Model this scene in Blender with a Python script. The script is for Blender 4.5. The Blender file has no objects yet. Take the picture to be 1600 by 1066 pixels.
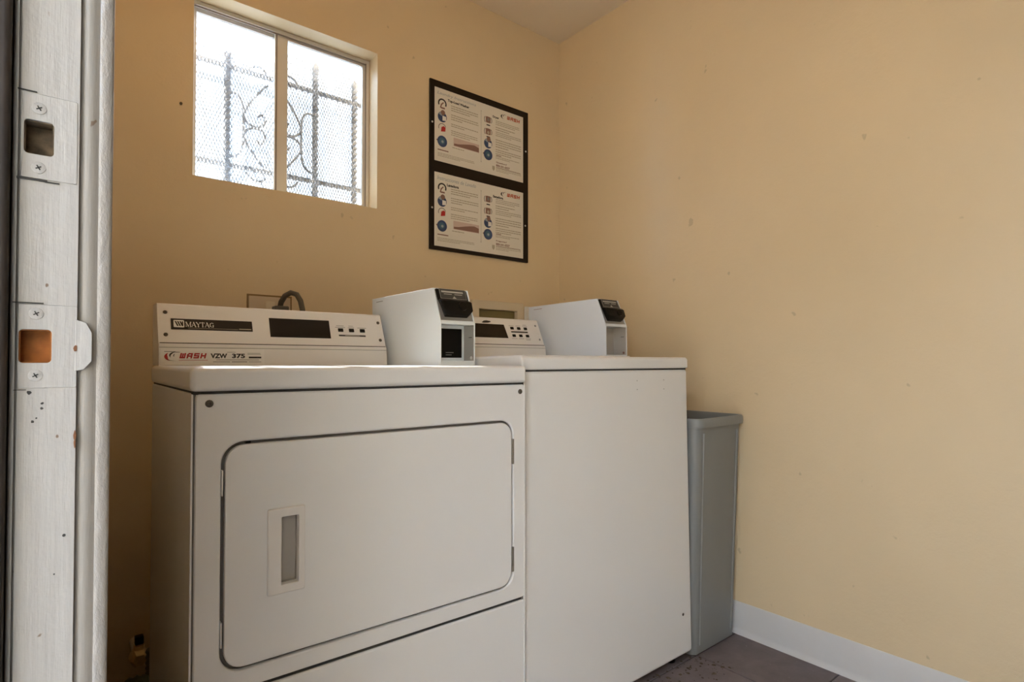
import bpy, bmesh, math, random
from math import sin, cos, pi, radians, atan2, hypot
from mathutils import Vector, Matrix

random.seed(7)
C = bpy.context.scene.collection

# ------------------------------------------------------------------ camera
cam_d = bpy.data.cameras.new('camera')
cam = bpy.data.objects.new('camera', cam_d)
C.objects.link(cam)
F_PX = 885.0
cam_d.sensor_width = 36.0
cam_d.lens = F_PX / 1600 * 36.0
cam_d.shift_y = 17.55 / 1600
cam_d.clip_start = 0.02
cam.location = (0, 0, 0.925)
cam.rotation_euler = (radians(91.0), 0, radians(51.0 - 90.0))
bpy.context.scene.camera = cam

# ------------------------------------------------------------------ world, sun, exposure
SKY = 21.3
w = bpy.data.worlds.new('overcast_sky')
bpy.context.scene.world = w
w.use_nodes = True
bg = w.node_tree.nodes['Background']
bg.inputs[0].default_value = (0.74, 1.0, 1.42, 1)
bg.inputs[1].default_value = SKY

sun_d = bpy.data.lights.new('sun', 'SUN')
sun_d.energy = 50.0
sun_d.angle = radians(0.6)
sun_d.color = (1.0, 0.98, 0.94)
sun = bpy.data.objects.new('sun', sun_d)
sun.location = (1.5, 6, 7)
sun.rotation_euler = Vector((-0.15, -1.0, -1.0)).to_track_quat('-Z', 'Y').to_euler()
C.objects.link(sun)

vs = bpy.context.scene.view_settings
vs.view_transform = 'Standard'
vs.look = 'None'
vs.gamma = 1.0
vs.use_curve_mapping = False
vs.exposure = -0.36


def portal(name, loc, rot, sx, sy):
    l = bpy.data.lights.new(name, 'AREA')
    l.shape = 'RECTANGLE'
    l.size = sx
    l.size_y = sy
    l.cycles.is_portal = True
    o = bpy.data.objects.new(name, l)
    o.location = loc
    o.rotation_euler = rot
    C.objects.link(o)


portal('doorway_daylight', (-0.11, 0.04, 1.02), (0, radians(-90), 0), 2.03, 0.9)
portal('window_daylight', (0.615, 2.20, 1.77), (radians(-90), 0, 0), 0.66, 0.62)

# ------------------------------------------------------------------ dimensions (metres)
XR, YB, ZC = 1.829, 1.909, 2.418      # right wall, back wall, ceiling
XL, YF = 0.034, -1.05                 # left wall inner face, front wall
WX0, WX1, WZ0, WZ1 = 0.317, 0.912, 1.485, 2.056   # window opening

# ------------------------------------------------------------------ materials


def nodes(name):
    m = bpy.data.materials.new(name)
    m.use_nodes = True
    nt = m.node_tree
    return m, nt, nt.nodes['Principled BSDF']


def ramp(nt, fac, stops):
    r = nt.nodes.new('ShaderNodeValToRGB')
    el = r.color_ramp.elements
    while len(el) < len(stops):
        el.new(0.5)
    for e_, (p_, c_) in zip(el, stops):
        e_.position = p_
        e_.color = (*c_, 1) if len(c_) == 3 else c_
    nt.links.new(fac, r.inputs[0])
    return r.outputs[0]


def noise(nt, scale, detail=4, rough=0.5, mapping=None):
    tc = nt.nodes.new('ShaderNodeTexCoord')
    n = nt.nodes.new('ShaderNodeTexNoise')
    n.inputs['Scale'].default_value = scale
    n.inputs['Detail'].default_value = detail
    n.inputs['Roughness'].default_value = rough
    if mapping:
        mp = nt.nodes.new('ShaderNodeMapping')
        mp.inputs['Scale'].default_value = mapping
        nt.links.new(tc.outputs['Object'], mp.inputs[0])
        nt.links.new(mp.outputs[0], n.inputs['Vector'])
    else:
        nt.links.new(tc.outputs['Object'], n.inputs['Vector'])
    return n.outputs['Fac']


def bump(nt, b, h, strength, dist):
    bn = nt.nodes.new('ShaderNodeBump')
    bn.inputs['Strength'].default_value = strength
    bn.inputs['Distance'].default_value = dist
    nt.links.new(h, bn.inputs['Height'])
    nt.links.new(bn.outputs[0], b.inputs['Normal'])
    return bn


def mix(nt, fac, a, b_):
    m = nt.nodes.new('ShaderNodeMix')
    m.data_type = 'RGBA'
    if hasattr(fac, 'node'):
        nt.links.new(fac, m.inputs[0])
    else:
        m.inputs[0].default_value = fac
    for s_, i in ((a, 6), (b_, 7)):
        if hasattr(s_, 'node'):
            nt.links.new(s_, m.inputs[i])
        else:
            m.inputs[i].default_value = (*s_, 1)
    return m.outputs[2]


def plain(name, col, rough=0.5, metal=0.0, var=0.0, vscale=8, bmp=0.0, bscale=60, spec=0.5, coat=0.0):
    m, nt, b = nodes(name)
    b.inputs['Roughness'].default_value = rough
    b.inputs['Metallic'].default_value = metal
    b.inputs['Specular IOR Level'].default_value = spec
    b.inputs['Coat Weight'].default_value = coat
    b.inputs['Coat Roughness'].default_value = 0.08
    if var:
        n = noise(nt, vscale, 5, 0.6)
        lo = tuple(c * (1 - var) for c in col)
        hi = tuple(min(1, c * (1 + var)) for c in col)
        nt.links.new(ramp(nt, n, [(0.3, lo), (0.7, hi)]), b.inputs['Base Color'])
    else:
        b.inputs['Base Color'].default_value = (*col, 1)
    if bmp:
        bump(nt, b, noise(nt, bscale, 3), bmp, 0.002)
    return m


def wall_mat(name, col):
    m, nt, b = nodes(name)
    b.inputs['Roughness'].default_value = 0.42
    b.inputs['Specular IOR Level'].default_value = 0.55
    n1 = noise(nt, 2.2, 5, 0.55)
    c1 = ramp(nt, n1, [(0.3, tuple(c * 0.965 for c in col)), (0.7, tuple(c * 1.02 for c in col))])
    sp = noise(nt, 26, 2, 0.4)
    dirt = ramp(nt, sp, [(0.765, (0, 0, 0)), (0.80, (0.55, 0.55, 0.55))])
    c2 = mix(nt, dirt, c1, tuple(c * 0.62 for c in col))
    nt.links.new(c2, b.inputs['Base Color'])
    n2 = noise(nt, 9, 6, 0.6)
    n3 = noise(nt, 160, 3, 0.5)
    ad = nt.nodes.new('ShaderNodeMath')
    ad.operation = 'MULTIPLY_ADD'
    nt.links.new(n3, ad.inputs[0])
    ad.inputs[1].default_value = 0.12
    nt.links.new(n2, ad.inputs[2])
    bump(nt, b, ad.outputs[0], 0.35, 0.006)
    return m


M = {}
WALL = (0.715, 0.565, 0.355)
M['wall'] = wall_mat('tan_wall_paint', WALL)
M['ceiling'] = plain('ceiling_paint', (0.87, 0.745, 0.56), 0.8, bmp=0.2, bscale=80)
M['enamel'] = plain('white_enamel', (0.755, 0.745, 0.725), 0.28, bmp=0.04, bscale=220)
M['enamel_side'] = M['enamel']
M['box_white'] = plain('coin_box_enamel', (0.85, 0.90, 0.91), 0.3, bmp=0.03, bscale=200)  # dryer's box: its stronger light is put into the enamel colour
M['box_grey'] = plain('coin_box_enamel_grey', (0.66, 0.695, 0.73), 0.3, bmp=0.03, bscale=200)  # same enamel, darkened for the dimmer light on the washer's box
M['console'] = plain('console_plastic', (0.76, 0.73, 0.69), 0.38)
M['gasket'] = plain('door_gasket', (0.17, 0.155, 0.135), 0.7)  # shade of the dryer's narrow gaps as a dark colour
M['cup'] = plain('grey_pull_cup', (0.37, 0.335, 0.29), 0.45)  # recess shade put into the colour of the handle's plastic
M['plate_grey'] = plain('dark_label_plate', (0.055, 0.052, 0.046), 0.5, spec=0.3)
M['plate_line'] = plain('label_line', (0.40, 0.38, 0.34), 0.5)
M['liner_beige'] = plain('bay_liner_beige', (0.44, 0.40, 0.35), 0.5)
M['liner'] = plain('bay_liner', (0.33, 0.315, 0.28), 0.5)  # shade inside the coin bay put into the colour
M['black'] = plain('black_plastic', (0.006, 0.005, 0.004), 0.35, spec=0.16)
M['gloss_black'] = plain('display_glass', (0.010, 0.006, 0.004), 0.2, spec=0.3)
M['badge'] = plain('badge_black', (0.014, 0.009, 0.006), 0.35, spec=0.3)
M['grey_metal'] = plain('grey_metal', (0.36, 0.35, 0.33), 0.45, 0.6)
M['steel'] = plain('zinc_steel', (0.24, 0.225, 0.20), 0.4, 0.8)
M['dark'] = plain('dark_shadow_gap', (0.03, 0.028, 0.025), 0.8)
M['screw'] = plain('dull_screw', (0.10, 0.085, 0.065), 0.5, 0.5)
M['sticker'] = plain('white_sticker', (0.80, 0.78, 0.74), 0.3)
M['ink_red'] = plain('ink_red', (0.42, 0.018, 0.018), 0.5)
M['ink_pink'] = plain('ink_pink', (0.55, 0.20, 0.19), 0.5)
M['ink_black'] = plain('ink_black', (0.02, 0.018, 0.016), 0.5)
M['ink_grey'] = plain('ink_grey', (0.20, 0.19, 0.17), 0.5)
M['ink_white'] = plain('ink_white', (0.78, 0.76, 0.72), 0.4)
M['ink_blue'] = plain('ink_blue', (0.025, 0.05, 0.13), 0.5)
M['ink_teal'] = plain('ink_teal', (0.04, 0.11, 0.17), 0.5)
M['ink_sky'] = plain('ink_faded_blue', (0.30, 0.33, 0.36), 0.5)
M['ink_orange'] = plain('ink_orange_red', (0.55, 0.09, 0.03), 0.5)
M['ink_brown'] = plain('ink_brown', (0.23, 0.12, 0.09), 0.5)
M['ink_text'] = plain('ink_small_text', (0.42, 0.37, 0.28), 0.5)
M['paper'] = plain('poster_paper', (0.76, 0.72, 0.64), 0.35, var=0.03, vscale=6)
M['paper_tint'] = plain('paper_pink_tint', (0.60, 0.46, 0.40), 0.4)
M['frame_black'] = plain('black_board', (0.009, 0.005, 0.003), 0.45, spec=0.25)
M['bin'] = plain('grey_bin_plastic', (0.215, 0.22, 0.215), 0.42, var=0.04, vscale=3, bmp=0.05, bscale=150)
M['baseboard'] = plain('vinyl_cove_base', (0.60, 0.585, 0.565), 0.4, var=0.04, vscale=5)
M['alu'] = plain('window_aluminium', (0.72, 0.68, 0.62), 0.45, 0.25)
M['alu_dark'] = plain('window_track', (0.25, 0.22, 0.20), 0.5, 0.3)
M['iron'] = plain('painted_iron', (0.10, 0.085, 0.075), 0.6, var=0.3, vscale=60)
M['mesh'] = plain('expanded_metal', (0.30, 0.29, 0.28), 0.6)
M['brass'] = plain('brass', (0.80, 0.60, 0.32), 0.4, 0.3, var=0.25, vscale=30)
M['pipe'] = plain('pale_pipe', (0.80, 0.74, 0.64), 0.5)
M['hose'] = plain('dark_green_hose', (0.06, 0.085, 0.065), 0.5, var=0.4, vscale=30)
M['cord'] = plain('grey_cord', (0.10, 0.09, 0.075), 0.5)
M['plate'] = plain('tan_outlet_plate', (0.62, 0.50, 0.36), 0.4)
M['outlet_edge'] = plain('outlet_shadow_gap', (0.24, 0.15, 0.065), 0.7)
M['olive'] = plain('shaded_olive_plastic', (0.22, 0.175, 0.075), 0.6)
M['cream'] = plain('cream_plastic', (0.72, 0.62, 0.46), 0.4)
M['concrete'] = plain('outdoor_concrete', (0.42, 0.40, 0.37), 0.9, var=0.15, vscale=2)
M['stucco'] = plain('outdoor_stucco', (0.55, 0.48, 0.38), 0.9, bmp=0.4, bscale=60)
M['alley_wall'] = plain('pale_alley_stucco', (0.34, 0.34, 0.33), 0.9)
M['ext_brown'] = plain('weathered_brown', (0.020, 0.014, 0.011), 0.8, var=0.45, vscale=22, bmp=0.6, bscale=40)
M['hole_wood'] = plain('bare_wood', (0.26, 0.085, 0.010), 0.7, var=0.4, vscale=60)
M['hole_dark'] = plain('dusty_pocket', (0.10, 0.070, 0.040), 0.8, var=0.6, vscale=90)
M['rim_wood'] = plain('rusty_edge', (0.16, 0.06, 0.02), 0.7, var=0.3, vscale=60)
M['grit'] = plain('brown_grit', (0.085, 0.062, 0.035), 0.9, var=0.4, vscale=60)
M['grout'] = plain('dark_grout', (0.045, 0.035, 0.03), 0.9)
M['slate_bin'] = M['bin']


def jamb_mat(name='old_white_paint', k=1.0):
    m, nt, b = nodes(name)
    b.inputs['Roughness'].default_value = 0.42
    g = noise(nt, 30, 6, 0.65, (1, 1, 0.07))
    base = ramp(nt, g, [(0.30, (0.27, 0.253, 0.236)), (0.55, (0.335, 0.322, 0.305)), (0.8, (0.365, 0.352, 0.335))])
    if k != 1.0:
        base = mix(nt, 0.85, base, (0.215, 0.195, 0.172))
    d = noise(nt, 26, 6, 0.7, (1, 1, 0.5))
    dirt = ramp(nt, d, [(0.60, (0, 0, 0)), (0.72, (0.5, 0.5, 0.5))])
    c1 = mix(nt, dirt, base, (0.36, 0.32, 0.28))
    k = noise(nt, 85, 2, 0.5, (1, 1, 0.8))
    chips = ramp(nt, k, [(0.745, (0, 0, 0)), (0.765, (1, 1, 1))])
    c2 = mix(nt, chips, c1, (0.13, 0.085, 0.055))
    nt.links.new(c2, b.inputs['Base Color'])
    h = noise(nt, 70, 6, 0.7, (1, 1, 0.05))
    h2 = noise(nt, 45, 4, 0.6)
    ad = nt.nodes.new('ShaderNodeMath')
    ad.operation = 'ADD'
    nt.links.new(h, ad.inputs[0])
    nt.links.new(h2, ad.inputs[1])
    bump(nt, b, ad.outputs[0], 0.55, 0.0012)
    return m


def gloss_jamb_mat():
    m, nt, b = nodes('glossy_wrinkled_paint')
    b.inputs['Base Color'].default_value = (0.235, 0.215, 0.195, 1)
    b.inputs['Roughness'].default_value = 0.16
    bump(nt, b, noise(nt, 260, 4, 0.6, (1, 1, 0.5)), 0.8, 0.0012)
    return m


def tile_mat():
    m, nt, b = nodes('mauve_floor_tile')
    oi = nt.nodes.new('ShaderNodeObjectInfo')
    n1 = noise(nt, 14, 6, 0.65)
    base = ramp(nt, n1, [(0.25, (0.13, 0.10, 0.098)), (0.6, (0.185, 0.148, 0.147)), (0.85, (0.23, 0.19, 0.19))])
    sp = noise(nt, 75, 2, 0.5)
    specks = ramp(nt, sp, [(0.72, (0, 0, 0)), (0.77, (0.7, 0.7, 0.7))])
    c = mix(nt, specks, base, (0.33, 0.30, 0.29))
    mm = nt.nodes.new('ShaderNodeHueSaturation')
    mr = nt.nodes.new('ShaderNodeMapRange')
    mr.inputs[3].default_value = 0.9
    mr.inputs[4].default_value = 1.1
    nt.links.new(oi.outputs['Random'], mr.inputs[0])
    nt.links.new(mr.outputs[0], mm.inputs['Value'])
    nt.links.new(c, mm.inputs['Color'])
    nt.links.new(mm.outputs[0], b.inputs['Base Color'])
    b.inputs['Roughness'].default_value = 0.5
    bump(nt, b, n1, 0.3, 0.002)
    return m


def pane_mat(name, haze):
    m = bpy.data.materials.new(name)
    m.use_nodes = True
    nt = m.node_tree
    nt.nodes.clear()
    out = nt.nodes.new('ShaderNodeOutputMaterial')
    tr = nt.nodes.new('ShaderNodeBsdfTransparent')
    tr.inputs[0].default_value = (0.95, 0.97, 0.97, 1)
    gl = nt.nodes.new('ShaderNodeBsdfGlossy')
    gl.inputs['Roughness'].default_value = 0.03
    ms = nt.nodes.new('ShaderNodeMixShader')
    ms.inputs[0].default_value = 0.04
    tl = nt.nodes.new('ShaderNodeBsdfTranslucent')
    tl.inputs[0].default_value = (0.92, 0.93, 0.95, 1)
    m2 = nt.nodes.new('ShaderNodeMixShader')
    tc = nt.nodes.new('ShaderNodeTexCoord')
    nz = nt.nodes.new('ShaderNodeTexNoise')
    nz.inputs['Scale'].default_value = 6
    nt.links.new(tc.outputs['Object'], nz.inputs['Vector'])
    mr = nt.nodes.new('ShaderNodeMapRange')
    mr.inputs[1].default_value = 0.3
    mr.inputs[2].default_value = 0.7
    mr.inputs[3].default_value = haze * 0.7
    mr.inputs[4].default_value = haze * 1.3
    nt.links.new(nz.outputs[0], mr.inputs[0])
    nt.links.new(mr.outputs[0], m2.inputs[0])
    nt.links.new(tr.outputs[0], m2.inputs[1])
    nt.links.new(tl.outputs[0], m2.inputs[2])
    nt.links.new(m2.outputs[0], ms.inputs[1])
    nt.links.new(gl.outputs[0], ms.inputs[2])
    nt.links.new(ms.outputs[0], out.inputs[0])
    return m


M['jamb'] = jamb_mat()
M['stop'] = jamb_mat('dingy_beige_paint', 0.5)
M['jamb_gloss'] = gloss_jamb_mat()
M['tile'] = tile_mat()
M['pane_clear'] = pane_mat('window_glass', 0.018)
M['pane_hazy'] = pane_mat('dusty_window_glass', 0.07)

# ------------------------------------------------------------------ mesh helpers


class MB:
    def __init__(s):
        s.v = []
        s.f = []

    def add(s, vs_, fs_):
        o = len(s.v)
        s.v += [tuple(v) for v in vs_]
        s.f += [tuple(i + o for i in f) for f in fs_]
        return s

    def box(s, x0, x1, y0, y1, z0, z1):
        v = [(x, y, z) for z in (z0, z1) for y in (y0, y1) for x in (x0, x1)]
        return s.add(v, [(0, 2, 3, 1), (4, 5, 7, 6), (0, 1, 5, 4), (2, 6, 7, 3), (0, 4, 6, 2), (1, 3, 7, 5)])

    def prism_x(s, prof, x0, x1):              # prof: (y, z), counter-clockwise seen from +x
        n = len(prof)
        v = [(x0, y, z) for y, z in prof] + [(x1, y, z) for y, z in prof]
        f = [tuple(range(n - 1, -1, -1)), tuple(range(n, 2 * n))]
        f += [(i, (i + 1) % n, n + (i + 1) % n, n + i) for i in range(n)]
        return s.add(v, f)

    def prism_z(s, prof, z0, z1):              # prof: (x, y)
        n = len(prof)
        v = [(x, y, z0) for x, y in prof] + [(x, y, z1) for x, y in prof]
        f = [tuple(range(n - 1, -1, -1)), tuple(range(n, 2 * n))]
        f += [(i, (i + 1) % n, n + (i + 1) % n, n + i) for i in range(n)]
        return s.add(v, f)

    def prism_y(s, prof, y0, y1):              # prof: (x, z)
        n = len(prof)
        v = [(x, y0, z) for x, z in prof] + [(x, y1, z) for x, z in prof]
        f = [tuple(range(n)), tuple(range(2 * n - 1, n - 1, -1))]
        f += [(i, n + i, n + (i + 1) % n, (i + 1) % n) for i in range(n)]
        return s.add(v, f)

    def tube(s, pts, r, n=8, rs=None, cap=True):
        pts = [Vector(p) for p in pts]
        rings = []
        up = Vector((0, 0, 1))
        prev = None
        for i, p in enumerate(pts):
            t = (pts[min(i + 1, len(pts) - 1)] - pts[max(i - 1, 0)]).normalized()
            if prev is None:
                a = t.cross(up)
                if a.length < 1e-3:
                    a = t.cross(Vector((1, 0, 0)))
            else:
                a = prev - t * prev.dot(t)
            a.normalize()
            prev = a
            b = t.cross(a)
            rr = rs[i] if rs else r
            rings.append([p + (a * cos(2 * pi * k / n) + b * sin(2 * pi * k / n)) * rr for k in range(n)])
        v = [q for rg in rings for q in rg]
        f = []
        for i in range(len(rings) - 1):
            for k in range(n):
                f.append((i * n + k, i * n + (k + 1) % n, (i + 1) * n + (k + 1) % n, (i + 1) * n + k))
        if cap:
            f.append(tuple(range(n - 1, -1, -1)))
            f.append(tuple((len(rings) - 1) * n + k for k in range(n)))
        return s.add(v, f)

    def ring(s, outer, inner, y0, y1):         # loops of (x, z) with equal counts, solid between y0 and y1
        n = len(outer)
        v = [(x, y, z) for y in (y0, y1) for lp in (outer, inner) for x, z in lp]
        f = []
        for i in range(n):
            j = (i + 1) % n
            f.append((i, j, n + j, n + i))
            f.append((2 * n + i, 3 * n + i, 3 * n + j, 2 * n + j))
            f.append((i, 2 * n + i, 2 * n + j, j))
            f.append((n + i, n + j, 3 * n + j, 3 * n + i))
        return s.add(v, f)

    def poly2(s, pts, h=0.0004):               # flat polygon in local XY, thickness h
        n = len(pts)
        v = [(x, y, 0) for x, y in pts] + [(x, y, h) for x, y in pts]
        f = [tuple(range(n - 1, -1, -1)), tuple(range(n, 2 * n))]
        f += [(i, (i + 1) % n, n + (i + 1) % n, n + i) for i in range(n)]
        return s.add(v, f)

    def rect2(s, x0, x1, y0, y1, h=0.0004):
        return s.poly2([(x0, y0), (x1, y0), (x1, y1), (x0, y1)], h)

    def disc2(s, cx, cy, rx, ry=None, h=0.0004, n=20, a0=0, a1=2 * pi):
        ry = ry or rx
        full = abs(a1 - a0 - 2 * pi) < 1e-6
        k = n if full else n + 1
        p = [(cx + rx * cos(a0 + (a1 - a0) * i / n), cy + ry * sin(a0 + (a1 - a0) * i / n)) for i in range(k)]
        return s.poly2(p, h)

    def annul2(s, cx, cy, r0, r1, h=0.0004, n=20, a0=0, a1=2 * pi):
        for i in range(n):
            p = a0 + (a1 - a0) * i / n
            q = a0 + (a1 - a0) * (i + 1) / n
            s.poly2([(cx + r0 * cos(p), cy + r0 * sin(p)), (cx + r1 * cos(p), cy + r1 * sin(p)),
                     (cx + r1 * cos(q), cy + r1 * sin(q)), (cx + r0 * cos(q), cy + r0 * sin(q))], h)
        return s

    def stroke2(s, pts, wd, h=0.0004, shear=0.0):
        for (x0, y0), (x1, y1) in zip(pts, pts[1:]):
            L = hypot(x1 - x0, y1 - y0)
            dx, dy = (x1 - x0) / L * wd / 2, (y1 - y0) / L * wd / 2
            q = [(x0 - dx - -dy, y0 - dy - dx), (x1 + dx + dy, y1 + dy - dx), (x1 + dx - dy, y1 + dy + dx), (x0 - dx - dy, y0 - dy + dx)]
            s.poly2([(x + shear * y, y) for x, y in q], h)
        return s

    def build(s, name, mat, parent=None, bevel=0.0, seg=2, smooth=False, ang=35, loc=None, rx=None):
        me = bpy.data.meshes.new(name)
        me.from_pydata(s.v, [], s.f)
        bm = bmesh.new()
        bm.from_mesh(me)
        bmesh.ops.recalc_face_normals(bm, faces=bm.faces)
        bm.to_mesh(me)
        bm.free()
        me.materials.append(M[mat] if isinstance(mat, str) else mat)
        o = bpy.data.objects.new(name, me)
        C.objects.link(o)
        if parent:
            o.parent = parent
        if loc is not None:
            o.location = loc
        if rx is not None:
            o.rotation_euler = (rx, 0, 0)
        if bevel:
            md = o.modifiers.new('bevel', 'BEVEL')
            md.width = bevel
            md.segments = seg
            md.limit_method = 'ANGLE'
            md.angle_limit = radians(40)
        if smooth or bevel:
            me.polygons.foreach_set('use_smooth', [True] * len(me.polygons))
            if bevel:
                md.harden_normals = True
            me.set_sharp_from_angle(angle=radians(ang)) if not bevel else None
        return o


def rrect(x0, x1, z0, z1, r, k=6):
    """Rounded rectangle loop with 4*(k+1) points, counter-clockwise."""
    p = []
    for cx, cz, a in ((x1 - r, z1 - r, 0), (x0 + r, z1 - r, 90), (x0 + r, z0 + r, 180), (x1 - r, z0 + r, 270)):
        for i in range(k + 1):
            t = radians(a + 90 * i / k)
            p.append((cx + r * cos(t), cz + r * sin(t)))
    return p


def rect_loop(x0, x1, z0, z1):
    return [(x1, z1), (x0, z1), (x0, z0), (x1, z0)]


def tag(o, label=None, cat=None, group=None, kind=None):
    if label:
        o['label'] = label
    if cat:
        o['category'] = cat
    if group:
        o['group'] = group
    if kind:
        o['kind'] = kind
    return o


def thing(name, label, cat, loc=(0, 0, 0), rot=(0, 0, 0), kind=None):
    o = bpy.data.objects.new(name, None)
    C.objects.link(o)
    o.empty_display_size = 0.05
    o.location = loc
    o.rotation_euler = rot
    return tag(o, label, cat, kind=kind)


def text(name, body, mat, parent, loc, rx, width, height, bold=0.0, ital=0.0, h=0.0004):
    """Lettering as a flat mesh, fitted into width x height, lower left corner at loc."""
    cu = bpy.data.curves.new(name, 'FONT')
    cu.body = body
    cu.size = 1.0
    cu.shear = ital
    cu.offset = bold
    cu.resolution_u = 3
    cu.extrude = 0.0
    t = bpy.data.objects.new('tmp_text', cu)
    C.objects.link(t)
    bpy.context.view_layer.update()
    me = bpy.data.meshes.new_from_object(t.evaluated_get(bpy.context.evaluated_depsgraph_get()))
    C.objects.unlink(t)
    bpy.data.objects.remove(t)
    xs = [v.co.x for v in me.vertices]
    ys = [v.co.y for v in me.vertices]
    x0, x1, y0, y1 = min(xs), max(xs), min(ys), max(ys)
    for v in me.vertices:
        v.co.x = (v.co.x - x0) / (x1 - x0) * width
        v.co.y = (v.co.y - y0) / (y1 - y0) * height
        v.co.z = h
    me.materials.clear()
    me.materials.append(M[mat])
    me.name = name
    o = bpy.data.objects.new(name, me)
    C.objects.link(o)
    o.parent = parent
    o.location = loc
    o.rotation_euler = (rx, 0, 0)
    return o


def screw(name, parent, x, y, z, r, mat='screw', rx=radians(90)):
    """A domed screw head whose axis is the local z turned by rx."""
    s = MB()
    n = 12
    prof = [(r, 0), (r, r * 0.25), (r * 0.75, r * 0.5), (0.35 * r, r * 0.6), (0.3 * r, r * 0.3)]
    v = [(rr * cos(2 * pi * k / n), rr * sin(2 * pi * k / n), zz) for rr, zz in prof for k in range(n)]
    f = [(i * n + k, i * n + (k + 1) % n, (i + 1) * n + (k + 1) % n, (i + 1) * n + k) for i in range(len(prof) - 1) for k in range(n)]
    f.append(tuple((len(prof) - 1) * n + k for k in range(n)))
    s.add(v, f)
    return s.build(name, mat, parent, smooth=True, ang=60, loc=(x, y, z), rx=rx)


# ------------------------------------------------------------------ the room
tag(MB().box(-0.09, XR + 0.12, YF - 0.12, YB + 0.15, -0.10, -0.004).build('floor', 'grout'),
    'floor of square mauve brown tiles with dark joints', 'floor', kind='structure')
floor = bpy.data.objects['floor']
gx = [XL] + [1.589 - 0.33 * k for k in range(4, -1, -1)] + [XR]
gx = [x for x in gx if x >= XL]
gy = [0.7075 + 0.33 * k for k in range(-6, 5)]
gy = [YF] + [y for y in gy if YF + 0.02 < y < YB - 0.02] + [YB]
for i in range(len(gx) - 1):
    for j in range(len(gy) - 1):
        x0, x1, y0, y1 = gx[i] + 0.002, gx[i + 1] - 0.002, gy[j] + 0.002, gy[j + 1] - 0.002
        if x1 - x0 < 0.02:
            continue
        dz = random.uniform(-0.0006, 0.0)
        MB().box(x0, x1, y0, y1, -0.008, dz).build('tile', 'tile', floor, bevel=0.0015, seg=1)
MB().box(-0.09, XL - 0.001, -0.42, 0.50, -0.008, 0.004).build('threshold', 'ext_brown', floor, bevel=0.003)

# walls
b = MB().ring(rect_loop(-0.09, XR + 0.12, -0.1, ZC + 0.12), rect_loop(WX0, WX1, WZ0, WZ1), YB, YB + 0.10)
wb = tag(b.build('wall_back', 'wall'), 'tan painted back wall with small deep set window', 'wall', kind='structure')
MB().tube([(0.285, YB + 0.001, 1.690), (0.285, YB - 0.004, 1.690)], 0.004, 8).build('nail', 'screw', wb)
tag(MB().box(XR, XR + 0.12, YF - 0.12, YB, -0.1, ZC + 0.12).build('wall_right', 'wall'),
    'tan painted side wall, bare, behind the grey bin', 'wall', kind='structure')
tag(MB().box(-0.09, XR, YF - 0.12, YF, -0.1, ZC + 0.12).build('wall_front', 'wall'),
    'tan painted wall opposite the window', 'wall', kind='structure')
b = MB().box(-0.085, XL, 0.535, YB, -0.1, ZC + 0.12).box(-0.085, XL, YF, -0.455, -0.1, ZC + 0.12)
b.box(-0.085, XL, -0.455, 0.535, 2.075, ZC + 0.12)
tag(b.build('wall_left', 'wall'), 'tan painted wall with the doorway', 'wall', kind='structure')
tag(MB().box(-0.09, XR + 0.12, YF - 0.12, YB + 0.15, ZC, ZC + 0.12).build('ceiling', 'ceiling'),
    'pale plain ceiling above the tan walls', 'ceiling', kind='structure')


def cove(name, label, pts):
    """Vinyl cove base along a wall: pts is the start and end at the wall face and the direction into the room."""
    (x0, y0), (x1, y1), (nx, ny) = pts
    prof = [(0, 0), (0.012, 0), (0.0105, 0.004), (0.005, 0.010), (0.0035, 0.02), (0.0035, 0.104), (0.0015, 0.108), (0, 0.108)]
    v = [(x0 + nx * d, y0 + ny * d, z) for d, z in prof] + [(x1 + nx * d, y1 + ny * d, z) for d, z in prof]
    n = len(prof)
    s = MB().add(v, [tuple(range(n)), tuple(range(2 * n - 1, n - 1, -1))] + [(i, (i + 1) % n, n + (i + 1) % n, n + i) for i in range(n)])
    return tag(s.build(name, 'baseboard', smooth=True), label, 'baseboard', kind='structure')


cove('baseboard_right', 'white vinyl cove base along the bare tan side wall', ((XR, YF + 0.015), (XR, YB - 0.002), (-1, 0)))
cove('baseboard_front', 'white vinyl cove base opposite the window', ((XL + 0.015, YF), (XR - 0.015, YF), (0, 1)))

# ------------------------------------------------------------------ added fill lamp (out of view, warms and lifts the walls)
LAMP_W, LAMP_RGB = 5.0, (1.0, 0.62, 0.28)
lf = thing('ceiling_lamp', 'round ceiling lamp with a warm bulb near the doorway', 'lamp', (0.45, 1.00, ZC))
MB().tube([(0, 0, -0.0005), (0, 0, -0.018), (0, 0, -0.03)], 0.1, 24, rs=[0.09, 0.09, 0.05]).build('canopy', 'box_white', lf, bevel=0.003)
MB().tube([(0, 0, -0.03), (0, 0, -0.065)], 0.022, 16).build('socket', 'cream', lf, bevel=0.002)
ll = bpy.data.lights.new('bulb', 'POINT')
ll.energy = LAMP_W
ll.color = LAMP_RGB
ll.shadow_soft_size = 0.06
lo = bpy.data.objects.new('bulb', ll)
lo.parent = lf
lo.location = (0, 0, -0.14)
C.objects.link(lo)

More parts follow.
